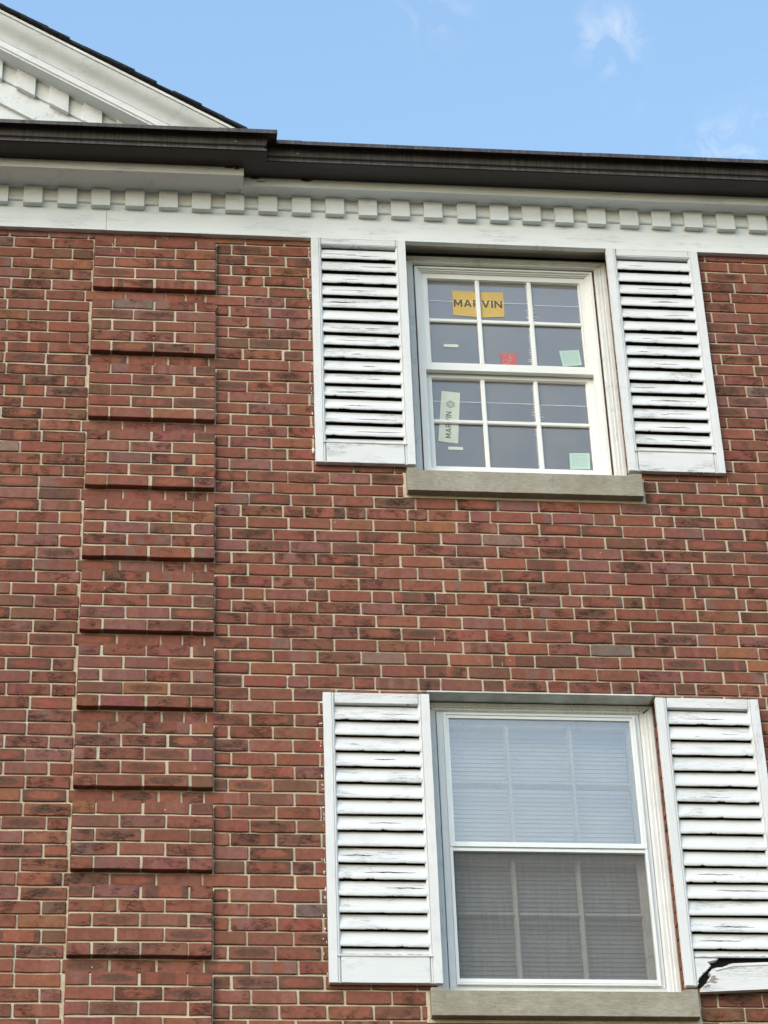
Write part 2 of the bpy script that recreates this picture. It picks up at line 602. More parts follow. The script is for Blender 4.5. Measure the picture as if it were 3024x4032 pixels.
def tag(o, label=None, cat=None, group=None, kind=None):
    if label:
        o['label'] = label
    if cat:
        o['category'] = cat
    if group:
        o['group'] = group
    if kind:
        o['kind'] = kind
    return o


def fn(x, y=0.0, z=0.0):
    return mnoise.noise(Vector((x, y, z)))


def wavy_prism_x(mb, prof, x0, x1, n, amp, seed, zs=1.0):
    """profile (y, z) swept along X, each section slightly displaced: hand-cut, weathered edges"""
    secs = []
    for i in range(n + 1):
        x = x0 + (x1 - x0) * i / n
        dz = amp * fn(x * 6.0, seed, 0.3) * zs
        dy = amp * fn(x * 5.0, seed, 9.1)
        secs.append([(x, y + dy, z + dz) for y, z in prof])
    mb.loft(secs)
    return mb


# ------------------------------------------------------------------ ground
gm = MB().box(-400, 400, -400, 400, -0.5 - ZO, 0.0 - ZO)
ground = gm.build('ground', ground_material(), None, (0, 0, -ZO))
tag(ground, kind='structure')
pv = MB().box(-60, 60, -30, -3.0, -0.1 - ZO, 0.012 - ZO)
paving = pv.build('driveway', concrete_material(), None, (0, -12, -ZO))
tag(paving, kind='structure')

# ------------------------------------------------------------------ the house
house = empty('brick_house', (0, 0, -ZO), 'red brick house facade with white dentil cornice, pediment and two sash windows', 'house')

C, B = 0.06773, 0.2032
OX0, OX1 = 1.680, 2.776          # window openings in X
W1Z0, W1Z1 = 0.135, 1.640
W2Z0, W2Z1 = -2.575, -1.0837
SX0, SX1 = 1.632, 2.826          # sills with their mortar bed
PX0, PX1 = 0.0774, 0.7030        # pilaster
PRO = 0.030                      # how far the pilaster blocks stand proud

# --- mortar backing wall with the two openings
wall = MB()
YB0, YB1 = 0.0080, 0.115
xs = (-9.0, OX0 - 0.006, OX1 + 0.006, 9.0)
zs = (-ZO, W2Z0 - 0.002, W2Z1 - 0.002, W1Z0 - 0.002, W1Z1, 1.87)
for a in range(3):
    for b in range(5):
        if a == 1 and b in (1, 3):
            continue
        wall.box(xs[a], xs[a + 1], YB0, YB1, zs[b], zs[b + 1])
# weld the cells into one shell
me = wall.mesh('wall', M_MORTAR)
bm = bmesh.new()
bm.from_mesh(me)
bmesh.ops.remove_doubles(bm, verts=bm.verts, dist=1e-5)
seen = {}
for f in list(bm.faces):
    key = tuple(sorted(v.index for v in f.verts))
    seen.setdefault(key, []).append(f)
bmesh.ops.delete(bm, geom=[f for l in seen.values() if len(l) > 1 for f in l], context='FACES')
bmesh.ops.recalc_face_normals(bm, faces=bm.faces)
bm.to_mesh(me)
bm.free()
wall_o = bpy.data.objects.new('wall', me)
col.objects.link(wall_o)
wall_o.parent = house
wall_o.location = (0, 0, ZO)
wall_o['_base'] = (0.0, 0.0, 0.0)

# --- brick meshes: 10-point irregular outline, eased arris, deep body
def brick_points(L, H, r, chip=0):
    hx, hz = L / 2, H / 2
    j = lambda s: r.uniform(-s, s)
    c = [r.uniform(0.001, 0.0034) for _ in range(4)]
    if chip:
        c[r.randrange(4)] = r.uniform(0.006, 0.012)
    P = [(-hx + c[0], -hz + j(.0014)), (j(min(.05, L * .22)), -hz + j(.0024)), (hx - c[1], -hz + j(.0014)), (hx + j(.0012), -hz + c[1] * .8),
         (hx + j(.0012), hz - c[2] * .8), (hx - c[2], hz + j(.0012)), (j(min(.05, L * .22)), hz + j(.0020)), (-hx + c[3], hz + j(.0012)),
         (-hx + j(.0012), hz - c[3] * .8), (-hx + j(.0012), -hz + c[0] * .8)]
    return P


def brick_geo(L, H, r, chip=0, depth=0.088):
    P = brick_points(L, H, r, chip)
    n = len(P)
    ins = 0.0022
    V = []
    for x, z in P:
        V.append((x * (1 - ins / (L / 2)), 0.0, z * (1 - ins / (H / 2))))
    V += [(x, 0.0026, z) for x, z in P]
    V += [(x, depth, z) for x, z in P]
    F = [tuple(range(n))]
    for a in range(2):
        for jx in range(n):
            k = (jx + 1) % n
            F.append((a * n + jx, (a + 1) * n + jx, (a + 1) * n + k, a * n + k))
    F = [F[0]] + [tuple(q) for q in F[1:]]
    return np.array(V), F


BH = C - 0.0098
LENS = (0.193, 0.150, 0.093, 0.055, 0.030)
VARS = []
vr = random.Random(3)
for L in LENS:
    VARS.append([brick_geo(L, BH, vr, chip=(q == 4)) for q in range(10)])
BMESH = []
for li, L in enumerate(LENS):
    row = []
    for V, F in VARS[li]:
        m_ = bpy.data.meshes.new('brick')
        m_.from_pydata([tuple(p) for p in V], [], F)
        bm = bmesh.new()
        bm.from_mesh(m_)
        bmesh.ops.recalc_face_normals(bm, faces=bm.faces)
        uvl = bm.loops.layers.uv.new('UVMap')
        for f in bm.faces:
            for lp in f.loops:
                p = lp.vert.co
                lp[uvl].uv = (p.x + p.y, p.z + p.y * 0.3)
        bm.to_mesh(m_)
        bm.free()
        m_.materials.append(M_BRICK)
        row.append(m_)
    BMESH.append(row)

PAL = [((133, 84, 70), 10), ((137, 87, 72), 7), ((129, 82, 69), 8), ((134, 87, 77), 6), ((128, 84, 71), 6), ((140, 91, 72), 2.5),
       ((130, 88, 81), 4), ((123, 83, 70), 4), ((143, 96, 70), 0.6), ((134, 106, 96), 0.3), ((120, 101, 94), 0.2), ((119, 84, 70), 2)]
PW = [w for _, w in PAL]


def brick_look(r, x=0.0, z=0.0):
    c = r.choices(PAL, PW)[0][0]
    q = r.random()
    st = 0.1
    if q < 0.50:                       # plain face, faint banding
        f = tuple(v * r.uniform(.93, 1.06) for v in c)
        st = 0.9
    elif q < 0.68:                     # dark flashed oval
        f = r.choice(((100, 74, 63), (106, 76, 64), (94, 72, 62)))
    elif q < 0.82:                     # dark rim, red cracked heart
        c = r.choice(((108, 75, 63), (113, 75, 63), (106, 76, 66), (111, 79, 64)))
        f = r.choice(((145, 87, 71), (138, 82, 68), (147, 90, 71)))
        st = r.choice((0.1, 0.1, 0.9))
    else:                              # pinkish or grey bands from the kiln stacking
        f = r.choice(((136, 95, 88), (126, 95, 88), (140, 94, 82)))
        st = 0.9
    d = (1.0 + 0.10 * fn(x * 0.7, z * 1.1, 4.4)) * r.uniform(.95, 1.05)
    t = tuple(v * d for v in s2l(c))
    f = tuple(v * d for v in s2l(f))
    return t, f, r.random(), st


def intervals(k):
    """free X intervals of wall bricks in course k (top at -k*C)"""
    z1, z0 = -k * C, -(k + 1) * C
    zm = (z0 + z1) / 2
    cut = []
    if W1Z0 < zm < W1Z1 or W2Z0 < zm < W2Z1:
        cut.append((OX0, OX1))
    if k in (-2, -1, 38, 39):
        cut.append((SX0, SX1))
    return cut


XL, XR = -2.4, 5.6
KT, KB = -24, 66
br = random.Random(21)
bricks = []      # (x0, x1, zc, y)
pil = []
for k in range(KT, KB):
    zc = -(k + 0.5) * C
    header = (k % 7 == 1) and k != 22
    recess = (k % 6 == 0)
    # right part
    if recess:
        # laid straight through
        first = 0.863 + br.uniform(-.01, .01)
        J = [first + B * i for i in range(-18, 26)]
        if br.random() < .5:
            J = sorted(J + [first - B * 1.5])
        segs = [(XL, XR)]
    else:
        first = (0.838 if header else (0.863 if k % 2 == 0 else 0.777)) + br.uniform(-.009, .009)
        J = []
        x = first
        flip = (k // 7) % 2
        n = 0
        while x < XR + .3:
            J.append(x)
            n += 1
            if header and (n + flip) % 2 == 0:
                x += B / 2 + br.uniform(-.002, .002)
            else:
                x += B + br.uniform(-.0035, .0045)
        x = (PX0 - 0.013) - (0.100 if k % 2 == 0 else B) + br.uniform(-.008, .006)
        while x > XL - .3:
            J.append(x)
            x -= B + br.uniform(-.004, .005)
        segs = [(XL, PX0 - br.choice((0.003, 0.004, 0.007, 0.011, 0.016))), (PX1 + 0.002, XR)]
    J = sorted(J)
    cuts = intervals(k)
    free = []
    for a, b in segs:
        cur = [(a, b)]
        for c0, c1 in cuts:
            nxt = []
            for p, q in cur:
                if q <= c0 or p >= c1:
                    nxt.append((p, q))
                else:
                    if p < c0:
                        nxt.append((p, c0 + 0.0045))
                    if q > c1:
                        nxt.append((c1 - 0.0045, q))
            cur = nxt
        free += cur
    for a, b in free:
        pts = [a] + [j for j in J if a + 0.028 < j < b - 0.028] + [b]
        for p, q in zip(pts[:-1], pts[1:]):
            g0, g1 = br.uniform(.0035, .0065), br.uniform(.0035, .0065)
            if q - p - g0 - g1 > 0.012:
                bricks.append((p + g0, q - g1, zc + br.uniform(-.0012, .0012), br.uniform(-.0015, .0015)))
    # pilaster blocks
    if not recess:
        pos = k % 6          # 1 = top course of a block, 5 = bottom course
        W = PX1 - PX0
        u = W / 3
        if pos % 2 == 1:
            cutx = [PX0, PX0 + u / 2, PX0 + 1.5 * u, PX0 + 2.5 * u, PX1]
        else:
            cutx = [PX0, PX0 + u, PX0 + 2 * u, PX1]
        for i in range(len(cutx) - 1):
            p, q = cutx[i], cutx[i + 1]
            g0 = 0.0 if i == 0 else br.uniform(.003, .0068)
            g1 = 0.0 if i == len(cutx) - 2 else br.uniform(.003, .0068)
            jx = br.uniform(-.003, .003)
            pil.append((p + g0 + (jx if i else br.uniform(-.001, .001)), q - g1 + (jx if g1 else br.uniform(-.001, .001)), zc + br.uniform(-.001, .001), -PRO + br.uniform(-.001, .001)))


def project(x, y, z):
    d = Vector((x, y, z + ZO)) - CAMPOS
    w = d.dot(_f)
    return 1512 + 9843.45 * d.dot(_r) / w, 2016 - 9843.45 * d.dot(_u) / w


SHUT = [(1.197, 1.691, 0.173, 1.594), (2.757, 3.247, 0.173, 1.594), (1.206, 1.700, -2.553, -1.122), (2.766, 3.256, -2.575, -1.117)]


def shown_area(x0, x1, zc):
    """rough visible area in the photo"""
    tot = 0
    for i in range(8):
        x = x0 + (x1 - x0) * (i + .5) / 8
        u, v = project(x, 0, zc)
        if not (4 < u < 3020 and 4 < v < 4028) or zc > 1.575:
            continue
        if any(a - .012 < x < b - .0 and c - 0.02 < zc < d for a, b, c, d in SHUT):
            continue
        tot += 1
    d = (Vector((x0, 0, zc + ZO)) - CAMPOS).length
    return tot / 8 * (x1 - x0) / (d * d)


def variant(L, r):
    li = min(range(len(LENS)), key=lambda i: abs(math.log(LENS[i] / L)))
    return li, r.randrange(10)


pr = random.Random(5)


def place_brick(b, parent, r):
    x0, x1, zc, y = b
    L = x1 - x0
    li, vi = variant(L, r)
    o = bpy.data.objects.new('brick', BMESH[li][vi])
    col.objects.link(o)
    o.parent = parent
    o.location = ((x0 + x1) / 2, y, zc)
    o.scale = (L / LENS[li], 1, 1)
    o.rotation_euler = (r.uniform(-.006, .006), r.uniform(-.0035, .0035), r.uniform(-.003, .003))
    t, f, s, st = brick_look(r, x0, zc)
    o['tint'] = t
    o['flash'] = f
    o['seed'] = s * 10
    o['style'] = st
    return o


def join_bricks(lst, name, parent, r):
    Vs, Fs, UV, TI, FL, SE, ST = [], [], [], [], [], [], []
    base = 0
    for b in lst:
        x0, x1, zc, y = b
        L = x1 - x0
        li, vi = variant(L, r)
        V, F = VARS[li][vi]
        W = V.copy()
        W[:, 0] *= L / LENS[li]
        uvs = np.stack([W[:, 0] + W[:, 1], W[:, 2] + W[:, 1] * .3], 1)
        a = r.uniform(-.0035, .0035)
        X = W[:, 0] + a * W[:, 2]
        Z = W[:, 2] - a * W[:, 0]
        W[:, 0], W[:, 2] = X + (x0 + x1) / 2, Z + zc
        W[:, 1] += y + r.uniform(-.0008, .0008)
        Vs.append(W)
        UV.append(uvs)
        Fs += [tuple(base + i for i in q) for q in F]
        base += len(W)
        t, f, s, st = brick_look(r, x0, zc)
        TI.append(np.tile(t, (len(W), 1)))
        FL.append(np.tile(f, (len(W), 1)))
        SE.append(np.full(len(W), s * 10))
        ST.append(np.full(len(W), st))
    V = np.concatenate(Vs)
    me = bpy.data.meshes.new(name)
    me.from_pydata(V.tolist(), [], Fs)
    uvn = np.concatenate(UV)
    ul = me.uv_layers.new(name='UVMap')
    idx = np.empty(len(me.loops), dtype=np.int32)
    me.loops.foreach_get('vertex_index', idx)
    ul.data.foreach_set('uv', uvn[idx].astype(np.float32).ravel())
    for nm, arr in (('tint', TI), ('flash', FL)):
        at = me.attributes.new(nm, 'FLOAT_VECTOR', 'POINT')
        at.data.foreach_set('vector', np.concatenate(arr).astype(np.float32).ravel())
    for nm, arr in (('seed', SE), ('style', ST)):
        at = me.attributes.new(nm, 'FLOAT', 'POINT')
        at.data.foreach_set('value', np.concatenate(arr).astype(np.float32))
    me.materials.append(M_BRICK)
    o = bpy.data.objects.new(name, me)
    col.objects.link(o)
    o.parent = parent
    o['kind'] = 'stuff'
    return o


areas = sorted(((shown_area(b[0], b[1], b[2]), i) for i, b in enumerate(bricks)), reverse=True)
pick = set(i for a, i in areas[:300] if a > 0)
for i in sorted(pick):
    place_brick(bricks[i], wall_o, pr)
join_bricks([b for i, b in enumerate(bricks) if i not in pick], 'brickwork', wall_o, pr)

# --- slips of the paint brush beside the shutters, and old drips
M_SPLASH = plain('dried_paint', (0.70, 0.69, 0.66), 0.6, 0.3, 0.08, 40, 0.2)
sp = random.Random(77)


def splash(x, z, w, h, y=-.0022):
    n = 8
    pts = [(x + math.cos(2 * math.pi * a / n) * w * sp.uniform(.45, 1.0), z + math.sin(2 * math.pi * a / n) * h * sp.uniform(.45, 1.0)) for a in range(n)]
    MB().poly(pts, y, y + .0035).build('paint_splash', M_SPLASH, wall_o, (x, y, z))


for q in range(26):
    splash(1.193 - sp.random() ** 2 * .012, sp.uniform(.2, 1.55), sp.uniform(.0015, .005), sp.uniform(.002, .010))
for q in range(34):
    splash(1.202 - sp.random() ** 2 * .016, sp.uniform(-2.5, -1.15), sp.uniform(.0015, .006), sp.uniform(.002, .012))
for q in range(12):
    splash(3.249 + sp.random() ** 2 * .012, sp.uniform(.2, 1.55), sp.uniform(.0015, .004), sp.uniform(.002, .007))
splash(1.188, .262, .010, .022)
for x, z, n in ((1.742, -.795, 5), (2.975, -1.03, 5), (0.79, -1.185, 4), (0.172, 1.50, 4), (0.215, 1.475, 3), (1.765, -2.69, 3), (3.26, .16, 4), (2.06, -.93, 2), (0.62, -1.52, 2), (0.40, .74, 2), (0.30, -2.22, 3)):
    for q in range(n):
        splash(x + sp.uniform(-.002, .002), z - q * .011, sp.uniform(.0012, .0028), sp.uniform(.003, .007), -.0022 if not PX0 < x < PX1 else -PRO - .0022)

# --- pilaster: mortar cores with bricks in front
pcore = MB()
first_core = True
for k in range(KT - 6, KB):
    if k % 6 == 1:
        z1, z0 = -k * C - 0.010, -(k + 5) * C + 0.0105
        pcore.box(PX0 + 0.004, PX1 - 0.004, -PRO + 0.0065, 0.007, z0, z1)
pil_o = pcore.build('pilaster', M_MORTAR, house)
pin = []
pout = []
for b in pil:
    u, v = project((b[0] + b[1]) / 2, 0, b[2])
    (pin if -60 < u < 3100 and 800 < v < 4090 else pout).append(b)
for b in pin:
    place_brick(b, pil_o, pr)
join_bricks(pout, 'brickwork', pil_o, pr)
tag(pil_o, 'brick pilaster of stepped five-course blocks')

# --- plain lower wall skin, side and back walls, main roof body
body = MB()
body.box(-9, 9, 0.1155, 0.30, -ZO, W2Z0 - 0.12)
body.box(-9, 9, 7.7, 8.0, -ZO, 2.4)
body.box(-9, -8.8, 0.30, 7.7, -ZO, 2.4)
body.box(8.8, 9, 0.30, 7.7, -ZO, 2.4)
inner = body.build('house_body', M_MORTAR, house)
inner['kind'] = 'stuff'
roof = MB()
roof.loft([[(x, -0.10, 1.93), (x, -0.10, 1.96), (x, 4.0, 4.30), (x, 8.2, 1.96), (x, 8.2, 1.93), (x, 4.0, 4.27)] for x in (-9.3, 9.3)])
roof_o = roof.build('roof', M_ROOF, house)
gab = MB()
gab.box(-9, -8.8, 0.30, 7.7, 2.4, 3.0)
ceil_ = MB().box(-9.2, 9.2, 0.02, 8.1, 1.885, 1.925)
ceil_.build('attic_floor', M_DARK, house)

# ------------------------------------------------------------------ cornice
FY = -0.030            # frieze face
FZ0 = 1.597
SOF = 1.852
LFY, RFY = -0.212, -0.137      # fascia faces left (under the pediment) and right
XS = 0.838             # where the left cornice stops
cor = empty('cornice', (0, 0, FZ0), None, parent=house)
# frieze boards, with the butt joint near the left
for a, b in ((-4.5, 0.1335), (0.1350, 6.0)):
    m_ = MB()
    prof = [(FY, FZ0), (FY, SOF + .004), (0.004, SOF + .004), (0.004, FZ0)]
    wavy_prism_x(m_, prof, a, b, 60, 0.0012, a)
    m_.build('frieze_board', M_TRIM, cor, (a, 0, FZ0), bevel=0.0015)
# bed moulding behind the dentils: flat fillet and a small round below
bedp = [(FY + .001, 1.772), (FY - .006, 1.772), (FY - .0115, 1.776), (FY - .0135, 1.782), (FY - .0125, 1.788), (FY - .009, 1.793), (FY - .009, SOF - .001), (FY + .001, SOF - .001)]
m_ = MB()
m_.loft([[(x, y, z) for y, z in bedp] for x in (-4.5, 6.0)])
m_.build('bed_moulding', M_TRIM, cor, (0, FY, 1.77))
dr = random.Random(9)
dn = MB().box(-.0495, .0495, -.0330, 0.0, 0.0, SOF - 1.738 - .001)
dmesh = dn.mesh('dentil', M_TRIM)
for i in range(-20, 33):
    x = -0.2985 + 0.1752 * i + 0.0495 - (0.0006 * i if i > 4 else 0)
    o = bpy.data.objects.new('dentil', dmesh)
    col.objects.link(o)
    o.parent = cor
    o.location = Vector((x + dr.uniform(-.002, .002), FY, 1.738 + dr.uniform(-.0012, .0012))) - Vector((0, 0, FZ0))
    o.rotation_euler = (0, dr.uniform(-.008, .008), 0)
    md = o.modifiers.new('bevel', 'BEVEL')
    md.width = .002
    md.segments = 2
# soffits and fascias
MB().box(-4.5, XS - .014, LFY + .006, 0.0, SOF, SOF + .018).build('soffit_board', M_TRIM, cor, (0, LFY, SOF), bevel=.001)
MB().box(XS - .012, 6.0, RFY + .006, 0.0, SOF - .003, SOF + .018).build('soffit_board', M_TRIM, cor, (2, RFY, SOF), bevel=.001)
fp = lambda y: [(y, SOF - .006), (y, 1.925), (y + .02, 1.925), (y + .02, SOF - .006)]
m_ = MB()
wavy_prism_x(m_, fp(LFY), -4.5, XS, 40, .001, 3.3)
m_.build('fascia_board', M_TRIM, cor, (0, LFY, SOF), bevel=.0015)
m_ = MB()
wavy_prism_x(m_, fp(RFY), XS + .002, 6.0, 50, .0014, 7.3)
m_.build('fascia_board', M_TRIM, cor, (2, RFY, SOF), bevel=.0015)
MB().box(XS - .020, XS, LFY + .021, RFY + .03, SOF - .0055, 1.925).build('return_board', M_TRIM, cor, (XS, LFY, SOF), bevel=.0015)
# flakes where the paint has gone on the corner
fl = random.Random(4)
M_BARE_SHADE = plain('bare_wood_and_slat_shade', (0.10, 0.085, 0.065), 0.9, 0.1, 0.35, 30, 0.4)  # bare wood of the flakes, and shade painted on the slat backs


def flake(x, y, z, w, h, parent, face='y', mat=None):
    n = 9
    pts = []
    for i in range(n):
        a = 2 * math.pi * i / n
        rr = fl.uniform(.55, 1.0)
        pts.append((x + math.cos(a) * w * rr, z + math.sin(a) * h * rr))
    MB().poly(pts, y - .0006, y + .001).build('bare_patch', mat or M_BARE_SHADE, parent, (x, y, z))


for x, z, w, h in ((0.76, 1.900, .035, .010), (0.80, 1.893, .022, .008), (0.815, 1.903, .012, .010), (0.74, 1.906, .020, .005)):
    flake(x, LFY - .0012, z, w, h, cor)
for x, z, w, h in ((0.90, 1.893, .035, .006), (1.06, 1.906, .05, .007), (1.17, 1.893, .040, .011), (0.93, 1.872, .03, .004), (1.38, 1.908, .03, .004)):
    flake(x, RFY - .0016, z, w, h, cor)

# ------------------------------------------------------------------ pediment above the left part
S = 0.619
ped = empty('pediment', (0, 0, 2.0), None, parent=house)


def rake(prof, x0, x1, name, mat, n=2, amp=0.0, bevel=0.0, smooth=False):
    m = MB()
    secs = []
    x1 = min(x1, (min(z for _, z in prof) - 1.945) / S)      # the rake dies on the roof behind the gutter
    for i in range(n + 1):
        x = x0 + (x1 - x0) * i / n
        d = amp * fn(x * 5, prof[0][1] * 7)
        secs.append([(x, y, z - S * x + d) for y, z in prof])
    m.loft(secs)
    return m.build(name, mat, ped, (x0, prof[0][0], 2.0), bevel=bevel, smooth=smooth)


RX0, RX1 = -3.2, 1.12
# tympanum panel and its rake frieze
m_ = MB()
m_.poly([(RX0, 1.93), (.387, 1.93), (RX0, 2.17 - S * RX0 + .05)], -0.008, 0.06)
m_.build('tympanum_panel', M_RAKE, ped, (0, 0, 2.0))
rake([(-.030, 2.172), (-.030, 2.50), (0.05, 2.50), (0.05, 2.172)], RX0, RX1, 'rake_frieze', M_RAKE, 20, .001, .0015)
rake([(-.034, 2.330), (-.042, 2.332), (-.044, 2.342), (-.040, 2.350), (-.040, 2.442), (-.029, 2.442), (-.029, 2.330)], RX0, RX1, 'rake_bed_moulding', M_RAKE)
for i in range(-15, 4):
    x = -0.371 + 0.1805 * i
    dx = 0.1025
    m_ = MB()
    prof = lambda xx: [(-.064, 2.3165 - S * xx), (-.064, 2.4425 - S * xx), (-.031, 2.4425 - S * xx), (-.031, 2.3165 - S * xx)]
    m_.loft([[(xx, y, z) for y, z in prof(xx)] for xx in (x, x + dx)])
    m_.build('rake_dentil', M_RAKE, ped, (x, -.06, 2.3 - S * x), bevel=.002)
rake([(-.140, 2.443), (-.140, 2.463), (-.031, 2.463), (-.031, 2.443)], RX0, RX1, 'rake_soffit', M_RAKE)
rake([(-.150, 2.440), (-.150, 2.506), (-.1405, 2.506), (-.1405, 2.440)], RX0, RX1, 'rake_fascia', M_RAKE, 30, .001, .0015)
rake([(-.1395, 2.464), (-.156, 2.455), (-.158, 2.462), (-.152, 2.468), (-.152, 2.4765), (-.1395, 2.4765)], RX0, RX1, 'rake_bead', M_RAKE)
cy = []
for i in range(11):      # cyma: concave below, convex above
    t = i / 10
    yy = -.152 - .080 * (t - .035 * math.sin(2 * math.pi * t))
    zz = 2.507 + .112 * (t + .035 * math.sin(2 * math.pi * t))
    cy.append((yy, zz))
cy += [(-.10, 2.619), (-.10, 2.507)]
rake(cy, RX0, RX1, 'rake_crown', M_RAKE, 40, .0008, smooth=False)
rake([(-.240, 2.622), (-.240, 2.640), (-.10, 2.640), (-.10, 2.622)], RX0, RX1, 'rake_fillet', M_TRIM, 30, .0012, .001)
# shingles stepping up the rake
sr = random.Random(12)
x = RX1 - .03
i = 0
while x > RX0:
    w = 0.1195 + sr.uniform(-.004, .004)
    t = .013 + sr.uniform(-.002, .004)
    xa, xb = x - w - .035, x
    fy = -.262 + sr.uniform(-.008, .008)
    lift = .006
    m_ = MB()
    za, zb = 2.646 - S * xa, 2.646 + lift - S * xb
    m_.loft([[(xa, fy, za), (xa, fy, za + t), (xa, .35, za + t), (xa, .35, za)], [(xb, fy, zb), (xb, fy, zb + t), (xb, .35, zb + t), (xb, .35, zb)]])
    m_.build('shingle', M_ROOF, ped, (x, fy, za))
    x -= w
    i += 1
# roof of the gable behind
rake([(-.20, 2.6405), (-.20, 2.645), (3.8, 2.645), (3.8, 2.6405)], RX0, RX1, 'roof_deck', M_ROOF)
m_ = MB().poly([(RX0, 1.93), (1.08, 1.93), (RX0, 2.60 - S * RX0)], .07, .25)
m_.build('gable_wall', M_DARK, ped, (0, .07, 1.93))

# ------------------------------------------------------------------ gutter
gut = empty('gutter', (0.4, -.3, 1.90), 'dark brown metal rain gutter stepping back at the corner under the sky', 'gutter')
GP = [(0.002, 1.8985), (.130, 1.8985), (.1365, 1.9015), (.1365, 1.9125), (.126, 1.916), (.1225, 1.924), (.126, 1.931), (.1320, 1.940), (.1365, 1.955), (.1390, 1.968), (.142, 1.978), (.150, 1.982),
      (.170, 1.979), (.1885, 1.975), (.1885, 1.9985), (.182, 2.0005), (.180, 1.9985), (.180, 1.988), (.137, 1.988), (.116, 1.925), (.114, 1.907), (.010, 1.907), (.008, 1.985), (.002, 1.985)]
XC = 0.812


def gutter_part(path, name, off=0.0):
    """path: list of functions d -> (x, y)"""
    m = MB()
    m.loft([[(*fxy(d + (off if j < 16 else 0)), z - (off if j < 3 else 0) + (off if j in (14, 15) else 0)) for j, (d, z) in enumerate(GP)] for fxy in path])
    o = m.build(name, M_GUTTER, gut, (path[0](0)[0], path[0](0)[1], 1.9))
    o.data.materials.append(M_GUTTER_SHADE)       # underside shade put into a darker enamel colour
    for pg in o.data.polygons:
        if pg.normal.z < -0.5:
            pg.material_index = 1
    return o


gutter_part([lambda d: (-4.6, LFY - d), lambda d: (0.774, LFY - d)], 'gutter_run')
gutter_part([lambda d: (0.7, LFY - d), lambda d: (XC + d, LFY - d), lambda d: (XC + d, RFY - d), lambda d: (1.135, RFY - d)], 'corner_piece', .0016)
gutter_part([lambda d: (1.10, RFY - d), lambda d: (2.68, RFY - d)], 'gutter_run')
gutter_part([lambda d: (2.66, RFY - d), lambda d: (6.1, RFY - d)], 'gutter_run', .0010)
for x, y, z in ((0.79, LFY - .1405, 1.952), (1.115, RFY - .1405, 1.952)):
    m_ = MB()
    m_.loft([[(x + .0045 * s * math.cos(a * math.pi / 4), y - dy, z + .0045 * s * math.sin(a * math.pi / 4)) for a in range(8)] for s, dy in ((1, -.002), (1, .002), (.6, .0035))])
    m_.build('rivet', M_SCREW, gut, (x, y, z))

# ------------------------------------------------------------------ shutters
SF, SB = -0.034, -0.004       # front and back of the shutter frame
shr = random.Random(33)


